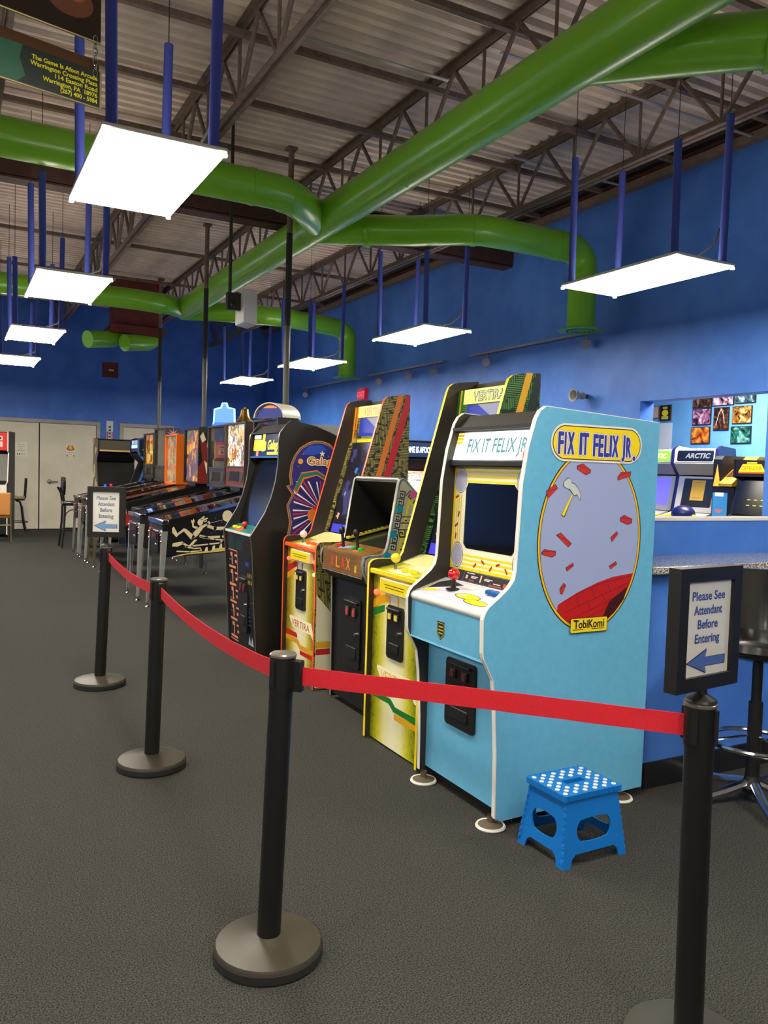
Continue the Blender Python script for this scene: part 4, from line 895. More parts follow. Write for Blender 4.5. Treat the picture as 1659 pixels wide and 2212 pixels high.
def balloon_art(p):
    p.ell(.62, .945, .05, .055, CRM); p.strip([(.585, .91), (.42, .87)], .003, CRM)
    # flying figure drawn in pale outline
    p.polys([[(.29, .79), (.35, .845), (.385, .83), (.33, .755), (.27, .72)],           # torso
             [(.35, .845), (.43, .88), (.44, .865), (.375, .825)], [(.41, .87), (.44, .90), (.455, .87), (.43, .855)],   # reaching arm and hand
             [(.315, .82), (.28, .84), (.275, .885), (.29, .885), (.295, .85), (.335, .84)], [(.27, .88), (.265, .91), (.28, .9), (.29, .92), (.3, .9), (.297, .88)],   # other arm
             [(.27, .72), (.2, .80), (.15, .765), (.145, .785), (.2, .83), (.225, .82), (.31, .75)], [(.15, .765), (.105, .845), (.09, .83), (.09, .79), (.13, .745)],    # bent leg, boot
             [(.3, .72), (.25, .665), (.19, .70), (.18, .685), (.255, .635), (.33, .72)], [(.19, .705), (.1, .69), (.09, .66), (.14, .655), (.2, .68)]], CRM)        # other leg, boot
    p.ell(.355, .885, .026, .032, CRM); p.polys([[(.36, .91), (.42, .93), (.43, .92), (.38, .895)], [(.35, .915), (.385, .945), (.4, .94), (.375, .9)], [(.37, .885), (.42, .905), (.42, .893)]], CRM)
    for pts, w_ in (([(.44, .845), (.5, .825), (.7, .83)], .03), ([(.36, .755), (.42, .74), (.56, .745), (.72, .755)], .022), ([(.36, .745), (.5, .72), (.58, .715), (.55, .685), (.44, .675), (.28, .66), (.22, .655)], .014), ([(.22, .66), (.3, .635), (.36, .64), (.37, .615), (.26, .605), (.14, .612)], .012), ([(.37, .60), (.24, .585), (.1, .56)], .008)): p.strip(pts, w_, CRM); p.k -= 1
    p.k += 1
    p.poly([(.12, .575), (.3, .60), (.45, .61), (.52, .635), (.6, .64), (.75, .67), (.82, .66), (.82, .625), (.4, .59)], YLW)
    p.polys([[(.4+.07*k, .605+.012*k), (.41+.07*k, .64+.014*k), (.43+.07*k, .65+.016*k), (.435+.07*k, .61+.012*k)] for k in range(6)], CRM)
    p.rects([(.5, .506, .92, .926), (.56, .565, .88, .885), (.7, .706, .97, .976), (.5, .505, .79, .795), (.46, .465, .78, .785), (.64, .645, .8, .805), (.55, .555, .8, .805), (.2, .204, .64, .644), (.3, .305, .7, .704)], CRM)
def skull_art(p):
    RD_ = mat((176, 32, 26), .4)
    p.poly([(.0, .60), (.02, .72), (.1, .74), (.13, .68), (.11, .61), (.06, .585)], CRM); p.poly([(.0, .58), (.0, .9), (.03, .9), (.05, .8), (.02, .7)], CRM)
    p.ell(.08, .70, .05, .055, CRM).ell(.065, .70, .014, .016, RD_); p.ell(.1, .70, .014, .016, RD_).poly([(.078, .665), (.088, .68), (.095, .662)], RD_)
    p.poly([(.15, .60), (.13, .7), (.17, .80), (.2, .88), (.21, .8), (.24, .75), (.2, .66)], CRM).poly([(.19, .64), (.18, .74), (.21, .8), (.28, .78), (.3, .66)], RD_).poly([(.3, .62), (.45, .7), (.7, .72), (.6, .64)], RD_)
def flame_box(p, x0, x1, z0, z1):
    p.poly([(x0, z0), (x1, z0), (x1, z0+.2), (x1-.08, z0+.4), (x1, z0+.5), (x0+.02, z0+.56), (x0+.06, z0+.3), (x0, z0+.2)], mat((120, 26, 20), .4))
    p.polys([[(x0+.02, z1-.12), (x0+.06, z1-.06), (x0+.1, z1-.16), (x0+.05, z1-.2)], [(x0+.13, z1-.05), (x1-.02, z1-.04), (x1-.04, z1-.2), (x0+.11, z1-.26)], [(x0+.08, z0+.3), (x0+.13, z0+.26), (x0+.16, z0+.12), (x0+.11, z0+.14)]], CRM)
def sun_box(p, x0, x1, z0, z1):
    pts = [((x0+x1)/2+(.1 if i % 2 else .03)*math.cos(2*PI*i/20), z1-.1+(.1 if i % 2 else .03)*math.sin(2*PI*i/20)) for i in range(20)]
    p.poly(pts, mat((150, 140, 206), .4)).ell((x0+x1)/2, z1-.1, .03, .035, mat((196, 120, 50), .4))
def lightning(p):
    for q in ((.3, .95), (.5, .98), (.7, 1.02)): p.strip([(q[0], q[1]-.06), (q[0]+.03, q[1]-.02), (q[0]+.02, q[1]+.0), (q[0]+.06, q[1]+.04)], .006, mat((170, 160, 210), .4)); p.k -= 1
    p.k += 1; p.poly([(.02, .87), (.1, .89), (.3, .93), (.3, .9), (.1, .86)], mat((226, 150, 30), .4))
PF = [artmat('playfield_%d' % i, pal, 13, .12, seed=i) for i, pal in enumerate((
    [(40, 36, 40), (90, 80, 70), (30, 40, 70), (150, 60, 30), (60, 60, 60), (200, 190, 150)],
    [(30, 30, 34), (70, 60, 50), (150, 130, 40), (40, 60, 110), (170, 70, 30), (24, 24, 24)],
    [(50, 40, 30), (120, 40, 30), (30, 30, 30), (170, 140, 60), (70, 60, 90), (24, 20, 20)]))]
BULB = artmat('bright_backglass', [(255, 250, 230), (206, 150, 60), (250, 240, 190), (120, 90, 40), (210, 230, 250), (255, 255, 255), (140, 110, 60), (226, 190, 90)], 17, .9, .9, seed=2)
DMD = artmat('dim_backglass', [(60, 56, 34), (96, 88, 30), (44, 46, 66), (70, 64, 50), (120, 50, 50), (50, 46, 40)], 9, .15, seed=5)
WILD = artmat('colourful_backglass', [(210, 60, 90), (246, 190, 40), (80, 60, 150), (230, 110, 40), (60, 140, 80), (150, 60, 40), (250, 220, 120), (70, 80, 120), (120, 40, 30)], 12, .45, .9, seed=8)
ORAG = artmat('orange_table_backglass', [(226, 200, 110), (196, 60, 40), (120, 160, 150), (240, 180, 50), (90, 110, 130), (206, 190, 160), (230, 130, 40)], 13, .2, .9, seed=11)
GREYG = mat((70, 66, 58), .2)
FIRE = artmat('fire_backglass', [(250, 190, 50), (226, 120, 30), (120, 50, 20), (255, 230, 120)], 9, .5, .9, seed=14)
pinball('nearest pinball table, black with pale flying figure and balloon on its side', (1.745, 7.86, 0), (22, 20, 18), (30, 28, 26), artmat('red_dark_backglass', [(60, 26, 22), (150, 60, 40), (30, 26, 26), (90, 40, 30)], 8, .3, seed=3), PF[0], balloon_art, None, (34, 30, 28), front_col=(30, 28, 20))
pinball('second pinball table, bright bulb-lit backbox with brown frame and gold bell on top', (1.735, 8.83, 0), (40, 34, 30), (70, 52, 42), BULB, PF[1], None, None, (120, 50, 36), front_col=(34, 30, 28))
pinball('third pinball table, dark dim backbox with blue neon ornament on top', (1.93, 9.66, 0), (26, 26, 26), (44, 42, 42), DMD, PF[0], lightning, None, (54, 54, 54), rail=mat((30, 30, 30), .3), bb=(.92, 1.14, 1.17, 1.92))
pinball('fourth pinball table, black with pale skull on side and colourful flame backbox', (1.745, 10.72, 0), (20, 18, 18), (24, 20, 18), WILD, PF[2], skull_art, flame_box, None)
pinball('fifth pinball table, bright orange backbox with recessed picture', (1.735, 11.73, 0), (190, 84, 24), (236, 112, 18), ORAG, PF[1], None, None, None, leg=mat((190, 176, 120), .2, .9), box_hw=.345, bb=(1.06, 1.36, 1.15, 1.86))
pinball('sixth pinball table, dark empty backglass with spiky sun print on backbox side', (1.735, 12.52, 0), (24, 22, 24), (44, 42, 40), GREYG, PF[2], lightning, sun_box, (50, 48, 46), bb=(1.08, 1.32, 1.17, 1.975))
pinball('farthest pinball table, black with fiery narrow backglass, beside the far stool', (1.735, 13.30, 0), (34, 28, 24), (30, 26, 24), FIRE, PF[0], lightning, None, (50, 46, 44))
# ornaments standing on the backboxes
t = thing('bell_topper', 'gold bell ornament on the second pinball backbox', 'ornament', (2.93, 8.82, 1.92))
GOLD = mat((196, 158, 90), .22, 1.0)
MB().lathe([(.001, .16), (.035, .158), (.045, .14), (.055, .08), (.085, .03), (.095, .012), (.09, .012)], (0, 0, 0), GOLD, 24).build('bell', t); MB().box(-.06, .06, -.13, .13, 0, .012, GOLD).build('foot', t); MB().ball((0, 0, .165), .014, GOLD, 10).build('crown', t)
t = thing('neon_topper', 'glowing pale blue neon ornament on the third pinball backbox', 'ornament', (2.95, 9.66, 1.92), R(40)); NB = mat((150, 214, 255), .3, emit=1.8)
MB().prism([(-.008, 0), (-.008, .04), (.008, .04), (.008, 0)], -.17, .17, mat((60, 120, 220), .3, emit=.8)).build('base_strip', t)
m = MB()
for a, b in (([(-.15, .02), (-.14, .2), (-.05, .22), (-.03, .27), (.03, .27), (.05, .22), (.14, .2), (.15, .02)], 0),): m.tube([(0, -y, z) for y, z in a], .012, NB, 8)
m.build('neon_outline', t)
MB().add([(-.004, -y, z) for y, z in ((-.14, .03), (.14, .03), (.13, .19), (.04, .21), (.02, .255), (-.02, .255), (-.04, .21), (-.13, .19))]+[(.004, -y, z) for y, z in ((-.14, .03), (.14, .03), (.13, .19), (.04, .21), (.02, .255), (-.02, .255), (-.04, .21), (-.13, .19))],
         [tuple(range(8)), tuple(range(8, 16))[::-1]]+[(i, (i+1) % 8, (i+1) % 8+8, i+8) for i in range(8)], mat((110, 170, 235), .3, emit=.6)).build('lit_panel', t)
t = thing('round_topper', 'round orange topper in a white half drum on nearest pinball backbox', 'ornament', (2.89, 7.76, 1.92), R(32))
m = MB(); n = 18; vs = []
for x in (-.1, .19):
    for r_ in (.19, .178): vs += [(x, r_*math.cos(PI*i/n), r_*.82*math.sin(PI*i/n)) for i in range(n+1)]
k = n+1; fs = []
for i in range(n): fs += [(i, i+1, k*2+i+1, k*2+i), (k+i+1, k+i, k*3+i, k*3+i+1), (i+1, i, k+i, k+i+1), (k*2+i, k*2+i+1, k*3+i+1, k*3+i)]
m.add(vs, fs, mat((224, 216, 190), .4)); m.build('drum_shell', t)
p = Print((-.075, 0, 0), (0, -1, 0), (0, 0, 1)); p.ell(0, .0, .17, .14, mat((50, 60, 150), .35), 30, 0, PI).poly([(.135*math.cos(a)*(1+.06*(i % 2)), .115*math.sin(a)*(1+.06*(i % 2))+.01) for i, a in enumerate(PI*q/22 for q in range(23))], mat((240, 140, 60), .35, emit=.35)); p.text('4D', .02, .02, .06, mat((255, 200, 30), .3, emit=.5), w=.1, shear=.2, fat=.003)
p.build('face', t); MB().box(-.09, -.078, -.17, .17, 0, .012, mat((60, 70, 150), .4)).build('foot', t); MB().prism([(-.078, 0), (-.078, .1), (-.07, .1), (-.07, 0)], -.14, .14, mat((50, 60, 150), .4)).build('face_board', t)

# ================================================================== OTHER CABINETS
def cab(label, loc, rz, prof, w_, side, edge, segs, group=None, name='arcade_cabinet'):
    """local frame faces -x; segs: (name, x0, z0, x1, z1, material)"""
    t = thing(name, label, 'arcade cabinet', loc, rz, group); h = w_/2
    near = MB().prism(prof, -h, -h+.02, side, MATT, edge).build('side_panel', t); MB().prism(prof, h-.02, h, MATT, side, edge).build('side_panel', t); parts = {}
    for n_, xa, za, xb, zb, m_ in segs: parts[n_] = MB().slab(xa, za, xb, zb, -h+.02, h-.02, .015, m_).build(n_, t)
    parts['near'] = near
    return t, parts
UP = [(.05, .02), (.05, .8), (0, .86), (.0, .95), (.2, 1.02), (.36, 1.45), (.26, 1.55), (.22, 1.62), (.22, 1.84), (.3, 1.87), (.78, 1.87), (.8, .02)]
SEG = lambda mqm, scr, cpm, fm: [('front_panel', .07, .05, .07, .84, fm), ('control_box_front', .015, .85, .015, .94, fm), ('control_panel', .015, .945, .21, 1.01, cpm), ('screen_glass', .22, 1.02, .38, 1.44, scr), ('speaker_board', .38, 1.46, .25, 1.60, BLACK), ('marquee', .235, 1.63, .235, 1.83, mqm), ('roof', .3, 1.86, .78, 1.86, BLACK), ('back_panel', .77, 1.85, .78, .03, BLACK)]
# far cabinet with blue edge
GRID = circuit('blue_grid_print', (14, 18, 34), (28, 44, 80), cell=.04, freq=30)
t, P_ = cab('black arcade cabinet with blue edge and yellow splashes, behind the farthest pinball', (2.55, 14.25, 0), 0, UP, .66, GRID, mat((70, 120, 200), .4), SEG(mat((20, 24, 60), .3, emit=.3), mat((22, 22, 20), .12), mat((30, 30, 40), .4), BLACK))
p = Print((0, -.33, 0), (1, 0, 0), (0, 0, 1)); BLT = mat((84, 132, 206), .4)
p.strip([(.235, 1.62), (.235, 1.84), (.3, 1.855), (.76, 1.855)], .025, BLT).strip([(.235, 1.62), (.27, 1.56), (.375, 1.455), (.375, 1.42), (.22, 1.03)], .03, BLT)
p.poly([(.42+(.13 if i % 2 else .04)*math.cos(2*PI*i/14), 1.66+(.15 if i % 2 else .05)*math.sin(2*PI*i/14)) for i in range(14)], YEL).ell(.5, 1.3, .05, .04, YEL).ell(.42, 1.2, .05, .04, mat((230, 90, 40), .4)).ell(.5, 1.1, .07, .04, mat((240, 180, 60), .4)); p.build('side_artwork', P_['near'])
p = Print((.234, .31, 1.63), (0, -1, 0), (0, 0, 1)); p.rects([(.06, .56, .06, .12)], mat((150, 190, 255), .3, emit=1.5)).rects([(.1+.1*k, .13+.1*k, .13, .19) for k in range(5)], mat((220, 225, 255), .3, emit=1.2)); p.build('marquee_lettering', P_['marquee'])
# wide dark cabinet facing the viewer beside it
t, P_ = cab('wide black cabinet with empty dark screen and wooden strip, facing the viewer by the doors', (2.66, 14.95, 0), R(90), UP, .66, artmat('pale_flames', [(40, 36, 30), (220, 206, 150), (60, 50, 40), (190, 60, 50)], 6), SATIN, SEG(mat((66, 58, 44), .5), mat((30, 28, 26), .25), mat((40, 40, 44), .4), BLACK))
MB().box(.215, .232, -.3, .3, 1.63, 1.66, mat((190, 160, 100), .5)).build('wooden_strip', P_['marquee'])
MB().ball((.1, .12, 1.03), .024, mat((220, 40, 60), .3, emit=.8), 12).build('stick_ball', P_['control_panel']); MB().cyl((.1, .22, .99), (.1, .22, 1.04), .022, mat((40, 60, 255), .3, emit=3), n=12).build('lit_button', P_['control_panel'])
# puzzle cabinet in the second row
PUZ = artmat('puzzle_bezel', [(40, 40, 70), (226, 120, 60), (60, 160, 206), (190, 60, 120), (240, 190, 90), (40, 44, 60), (90, 80, 140)], 11, .15, .8, seed=21)
t, P_ = cab('black upright arcade cabinet with blue lit marquee, beyond the KLAX cabinet', (5.45, 9.35, 0), R(62), UP, .66, BLACK, SATIN, SEG(mat((24, 40, 84), .3, emit=.35), PUZ, BLACK, BLACK))
p = Print((.234, .31, 1.63), (0, -1, 0), (0, 0, 1)); p.text('THE GAME IS AFOOT', .34, .06, .085, mat((200, 232, 255), .3, emit=1.6), w=.48, fat=.003).poly([(.02, .12), (.05, .15), (.09, .1), (.1, .05), (.085, .05), (.06, .11)], mat((200, 232, 255), .3, emit=1.2)); p.build('marquee_lettering', P_['marquee'])
p = Print((.22, .31, 1.02), (0, -1, 0), (.16, 0, .42)); p.rect(.15, .47, .13, .3, mat((120, 170, 200), .2, emit=.4)).rect(.19, .3, .16, .28, mat((150, 100, 80), .3)); p.text('PUZZLE', .31, .33, .07, mat((240, 150, 190), .3, emit=.5), w=.34, fat=.004).poly([(.03, .0), (.14, .3), (.145, .3), (.05, .0)], CREAM); p.build('bezel_print', P_['screen_glass'])
# grey topped machine and yellow marked one seen over the row
t, P_ = cab('plain grey cabinet with red edge, back row behind the black Galaga cabinet', (4.45, 9.45, 0), R(178), [(.02, .02), (.02, 1.9), (.1, 1.97), (.68, 1.97), (.68, .02)], .62, mat((96, 96, 92), .5), mat((170, 50, 50), .5), [('front_panel', .03, .03, .03, 1.9, BLACK), ('roof', .1, 1.955, .67, 1.955, mat((104, 104, 100), .5)), ('back_panel', .66, 1.94, .66, .03, mat((96, 96, 92), .5))])
t, P_ = cab('dark cabinet with yellow flecks beyond the orange-edged cabinet', (4.1, 7.35, 0), R(120), [(.02, .02), (.02, 1.3), (.2, 1.5), (.6, 1.5), (.6, .02)], .6, artmat('yellow_black', [(24, 20, 16), (24, 20, 16), (200, 150, 40), (30, 26, 20)], 9), SATIN, [('front_panel', .03, .03, .03, 1.28, BLACK), ('roof', .2, 1.485, .6, 1.485, BLACK), ('back_panel', .58, 1.48, .58, .03, BLACK)])
# red topped cabinet at the left edge
t, P_ = cab('arcade cabinet with red marquee at the left edge, by the grey double door', (.58, 16.3, 0), R(75), [(.1, .05), (.1, .75), (.02, .8), (0, .98), (.12, 1.02), (.2, 1.55), (.14, 1.58), (.14, 1.95), (.7, 1.95), (.7, .05)], .68, mat((40, 36, 34), .5), WHITE,
            [('front_panel', .12, .06, .12, .76, BLACK), ('control_box_front', .02, .82, .02, .97, WHITE), ('control_panel', .02, .985, .13, 1.03, BLACK), ('screen_glass', .14, 1.04, .21, 1.53, mat((120, 120, 112), .15)), ('marquee', .15, 1.6, .15, 1.92, mat((206, 36, 36), .35, emit=.25)), ('roof', .15, 1.935, .69, 1.935, BLACK), ('back_panel', .68, 1.94, .68, .06, BLACK)])
p = Print((.149, .32, 1.6), (0, -1, 0), (0, 0, 1)); p.rects([(.4, .56, .06, .16), (.4, .56, .18, .26)], CREAM).rects([(.44, .5, .08, .14), (.42, .54, .2, .24)], INK); p.build('marquee_print', P_['marquee'])
p = Print((.019, .32, .82), (0, -1, 0), (0, 0, 1)); p.rects([(.3+.07*k, .34+.07*k, .05, .1) for k in range(4)], BLACK); p.build('button_print', P_['control_box_front'])

# ---------------------------------------------------------------- seats by the far wall
def rod(t, name, path, r, m_, par=None): return MB().tube(path, r, m_, 8).build(name, par or t)
# black vinyl stool in front of the last pinball table
t = thing('bar_stool', 'black bar stool with padded back, beside the farthest pinball table', 'bar stool', (1.84, 14.35, 0))
BLKM = mat((24, 23, 22), .35)
MB().box(-.2, .2, -.2, .2, .70, .775, mat((40, 44, 40), .18, coat=.5)).build('seat', t, bevel=.025)
for sx in (-1, 1):
    for sy in (-1, 1): rod(t, 'leg', [(sx*.17, sy*.17, .70), (sx*.18, sy*.18, .4), (sx*.22, sy*.2, .0)], .018, BLKM)
for sy in (-1, 1): rod(t, 'back_post', [(-.17, sy*.15, .70), (-.2, sy*.15, .9), (-.25, sy*.15, 1.0)], .016, BLKM)
m = MB(); m.add([(-.2+dx, y, z) for dx in (0, .04) for y, z in ((-.12, .87), (.12, .87), (.2, 1.0), (.2, 1.1), (.15, 1.17), (-.15, 1.17), (-.2, 1.1), (-.2, 1.0))], [tuple(range(8))[::-1], tuple(range(8, 16))]+[(i, (i+1) % 8, (i+1) % 8+8, i+8) for i in range(8)], BLKM)
b = m.build('backrest', t, bevel=.008); b.rotation_euler = (0, 0, 0)
for a, c in (((-.19, -.19, .3), (.19, -.19, .3)), ((-.19, .19, .3), (.19, .19, .3)), ((-.19, -.19, .3), (-.19, .19, .3)), ((.19, -.19, .3), (.19, .19, .3))): rod(t, 'stretcher', [a, c], .012, BLKM)
rod(t, 'seat_brace', [(-.17, -.17, .5), (-.15, -.17, .58), (-.08, -.17, .63), (.17, -.17, .64)], .009, BLKM)
# swivel stool with scrolled back by the double door
t = thing('swivel_stool', 'dark metal swivel stool with tan seat, before the grey double door', 'bar stool', (1.13, 17.6, 0))
MB().lathe([(.001, .66), (.2, .66), (.21, .68), (.2, .71), (.001, .72)], (0, 0, 0), mat((170, 150, 92), .35), 24).build('seat', t); MB().lathe([(.001, .63), (.19, .63), (.2, .66)], (0, 0, 0), BLKM, 24).build('seat_rim', t)
for k in range(4):
    a = PI/4+k*PI/2; c, s = math.cos(a), math.sin(a); rod(t, 'leg', [(.05*c, .05*s, .62), (.14*c, .14*s, .6), (.19*c, .19*s, .5), (.24*c, .24*s, .2), (.3*c, .3*s, 0)], .016, BLKM)
MB().tube([(.25*math.cos(a), .25*math.sin(a), .2) for a in (2*PI*i/24 for i in range(24))], .01, BLKM, 6, True).build('foot_ring', t)
for y in (-.14, .14): rod(t, 'back_post', [(.19, y, .68), (.21, y, 1.05)], .014, BLKM)
rod(t, 'top_rail', [(.21, -.18, 1.06), (.21, .18, 1.06)], .016, BLKM); rod(t, 'mid_rail', [(.2, -.14, .87), (.2, .14, .87)], .009, BLKM); rod(t, 'spindle', [(.2, 0, .68), (.2, 0, .87)], .008, BLKM)
MB().tube([(.21, .07*math.cos(a), .96+.08*math.sin(a)) for a in (2*PI*i/20 for i in range(20))], .007, BLKM, 6, True).build('scroll_ring', t)
# tan chair at the left edge
t = thing('side_chair', 'tan vinyl chair with metal frame at the left edge', 'chair', (.70, 15.55, 0)); TAN = mat((196, 130, 66), .35)
MB().box(-.22, .22, -.2, .22, .42, .47, TAN).build('seat', t, bevel=.015); b = MB().box(-.22, .22, -.24, -.205, .47, .86, TAN).build('backrest', t, bevel=.012)
FRM = mat((130, 118, 90), .3, .7)
for sx in (-1, 1):
    rod(t, 'leg', [(sx*.23, -.22, .86), (sx*.23, -.22, .42), (sx*.24, -.26, 0)], .014, FRM); rod(t, 'leg', [(sx*.22, .2, .42), (sx*.23, .22, 0)], .014, FRM); rod(t, 'side_stretcher', [(sx*.23, -.23, .3), (sx*.22, .21, .3)], .01, FRM)
rod(t, 'rear_stretcher', [(-.23, -.235, .3), (.23, -.235, .3)], .01, FRM)

# ================================================================== SIDE ROOM SEEN THROUGH THE OPENING
XP = 8.35
def poster(label, y0, y1, z0, z1, m_, frame=BLACK, fn=None):
    t = thing('wall_print', label, 'picture', (XP, (y0+y1)/2, z0), 0, 'pictures on the pale blue wall'); og = t.location
    MB().box(XP-.018, XP, y0, y1, z0, z1, frame).build('frame', t, og); MB().box(XP-.021, XP-.018, y0+.008, y1-.008, z0+.008, z1-.008, m_).build('picture', t, og)
    if fn:
        p = Print((XP-.021, y1, z0), (0, -1, 0), (0, 0, 1)); fn(p, y1-y0, z1-z0); p.build('print', t, og)
def swirl(name, bg, glow, hot, sc=3.0, seed=0):
    m, nt, b, N, L = nodemat(name); tc = N('ShaderNodeTexCoord'); mp = N('ShaderNodeMapping'); L(tc.outputs['Object'], mp.inputs[0]); mp.inputs['Location'].default_value = (seed, seed*.7, seed*1.3)
    no = N('ShaderNodeTexNoise'); no.inputs['Scale'].default_value = sc*3; no.inputs['Detail'].default_value = 6; no.inputs['Distortion'].default_value = 1.6; L(mp.outputs[0], no.inputs['Vector'])
    cr = N('ShaderNodeValToRGB'); ramp(cr, [(.38, bg), (.52, glow), (.68, hot)]); L(no.outputs['Fac'], cr.inputs[0]); L(cr.outputs[0], b.inputs['Base Color']); b.inputs['Roughness'].default_value = .2
    return m
SC = (XP-8.0)
WH2 = mat((236, 226, 206), .4)
sp = [('brown abstract picture, top left of the six pictures', 6.98, 7.27, 2.34, 2.55, ((44, 30, 22), (110, 70, 40), (200, 180, 150))),
      ('white starburst picture, top middle of the wall group', 6.66, 6.96, 2.35, 2.56, ((50, 24, 40), (200, 150, 160), (255, 250, 250))),
      ('grey teal abstract picture, top right of the wall group', 6.36, 6.64, 2.36, 2.56, ((36, 50, 56), (90, 120, 126), (210, 226, 220))),
      ('pink white starburst picture, left of second row', 6.985, 7.265, 2.125, 2.33, ((40, 30, 40), (180, 110, 140), (255, 250, 252))),
      ('golden flare picture, right of second row', 6.40, 6.67, 2.12, 2.33, ((44, 34, 24), (200, 130, 40), (255, 236, 170))),
      ('orange swirl picture, left of bottom row', 6.99, 7.275, 1.89, 2.10, ((130, 40, 16), (226, 120, 30), (250, 200, 90))),
      ('green nebula picture, right of bottom row', 6.40, 6.68, 1.885, 2.09, ((26, 34, 36), (40, 110, 90), (150, 210, 190)))]
for k, (lb, a, b, c, d, cols) in enumerate(sp): poster(lb, a, b, c, d, swirl('poster_swirl_%d' % k, *cols, 2.5, k*2.3))
poster('tall brown picture with pale pointed arch between the two rows', 6.72, 6.94, 2.05, 2.33, swirl('poster_arch', (40, 26, 20), (70, 44, 30), (200, 120, 50), 2.5, 9.1), BLACK, lambda p, w_, h: p.strip([(w_*.2, h*.25), (w_*.35, h*.7), (w_*.5, h*.92), (w_*.65, h*.7), (w_*.75, h*.3)], .008, WH2))
poster('framed black and yellow certificate picture, left on the pale blue wall', 7.62, 7.81, 2.20, 2.41, mat((40, 32, 20), .4), mat((90, 66, 34), .4), lambda p, w_, h: p.ell(w_*.5, h*.5, w_*.28, h*.2, YEL).rects([(w_*.2, w_*.8, h*.1, h*.3), (w_*.3, w_*.7, h*.75, h*.88)], mat((220, 196, 60), .4)))
poster('gold framed pale picture, half hidden behind sky blue cabinet', 7.83, 8.0, 2.24, 2.40, mat((236, 190, 150), .4), mat((150, 110, 50), .4))
poster('cream map-like picture at the right edge of the opening', 5.92, 6.17, 2.0, 2.27, artmat('map_print', [(226, 206, 160), (180, 160, 110), (240, 226, 190)], 14), WHITE)
poster('dark orange picture above the cream one at the right edge', 5.92, 6.16, 2.32, 2.5, mat((150, 70, 40), .4))
t = thing('white_flyer', 'white poster with pale blue strip below the framed picture', 'poster', (XP, 7.72, 1.75)); og = t.location
MB().box(XP-.004, XP, 7.60, 7.96, 1.72, 2.17, mat((240, 238, 232), .6)).build('sheet', t, og); p = Print((XP-.004, 7.96, 1.72), (0, -1, 0), (0, 0, 1)); p.rect(.02, .33, .05, .12, mat((180, 220, 220), .6)).rect(.14, .25, .05, .09, MATT); p.build('print', t, og)
# snowmobile cabinets
def snow_cab(label, y, lit):
    t = thing('snow_rider_cabinet', label, 'arcade cabinet', (7.35, y, 0), R(14), 'white ARCTIC ride cabinets'); BONE = mat((196, 188, 176), .4); NVY = mat((28, 30, 90), .35)
    prof = [(.1, .0), (.1, 1.02), (.16, 1.08), (.25, 1.5), (.1, 1.62), (.12, 1.78), (.2, 1.82), (.55, 1.8), (.6, 1.6), (.5, 1.1), (.55, 0)]
    h = .27; sd = MB().prism(prof, -h, -h+.03, NVY, BONE, NVY).build('side_panel', t); MB().prism(prof, h-.03, h, BONE, NVY, NVY).build('side_panel', t)
    MB().slab(.12, .02, .12, 1.03, -h+.03, h-.03, .02, BONE).build('front_panel', t); sf = MB().slab(.14, 1.06, .25, 1.47, -h+.03, h-.03, .02, BONE).build('screen_surround', t)
    p = Print((.14, h-.03, 1.06), (0, -1, 0), (.11, 0, .41)); W_ = 2*h-.06; p.rrect(.07, W_-.05, .06, .40, .02, mat((40, 36, 30), .2) if not lit else mat((120, 110, 220), .3, emit=.8)); p.build('screen', sf)
    p = Print((.14, h-.03, 1.06), (0, -1, 0), (.11, 0, .41)); p.k = 4
    if not lit:
        p.rect(.17, .33, .14, .38, mat((206, 160, 50), .6)).rects([(.2, .3, .35, .355), (.2, .3, .17, .175)], INK); p.build('yellow_note', sf)
    MB().slab(.12, 1.63, .25, 1.5, -h+.03, h-.03, .02, mat((150, 146, 138), .4)).build('hood_underside', t)
    mq = MB().slab(.11, 1.63, .13, 1.775, -h+.03, h-.03, .02, BONE).build('marquee_surround', t)
    p = Print((.11, h-.03, 1.63), (0, -1, 0), (.02, 0, .145)); p.rrect(.03, W_-.02, .012, .135, .02, mat((20, 20, 24), .15) if not lit else mat((120, 190, 30), .3, emit=.9)); p.text('ARCTIC', W_/2+.03, .05, .055, mat((150, 146, 140), .4) if not lit else mat((250, 255, 170), .3, emit=2), w=.28, shear=.25, fat=.003); p.build('marquee_lettering', mq)
    MB().slab(.14, 1.79, .55, 1.79, -h+.03, h-.03, .02, BONE).build('roof', t); MB().slab(.53, 1.78, .53, .02, -h+.03, h-.03, -.02, NVY).build('back_panel', t)
    bd = MB().prism([(-.55, .55), (-.5, .85), (-.25, 1.0), (.1, 1.06), (.1, .4), (-.55, .4)], -.24, .24, BONE).build('ride_body', t, bevel=.03)
    cw = MB().ball((-.2, -.06, 1.05), .13, NVY, 18, .75).build('handlebar_cowl', t); MB().cyl((-.22, -.18, 1.03), (-.26, -.31, 1.0), .022, YEL, n=10).build('handle_grip', t); MB().cyl((-.22, .06, 1.03), (-.26, .17, 1.0), .022, YEL, n=10).build('handle_grip', t)
    MB().box(-.5, .2, -.2, .2, .0, .4, mat((120, 116, 110), .5)).build('pedestal', t)
snow_cab('white ARCTIC ride cabinet with dark marquee and yellow note, in the side room', 6.42, False)
snow_cab('white ARCTIC ride cabinet with lit green marquee, in the side room', 7.04, True)
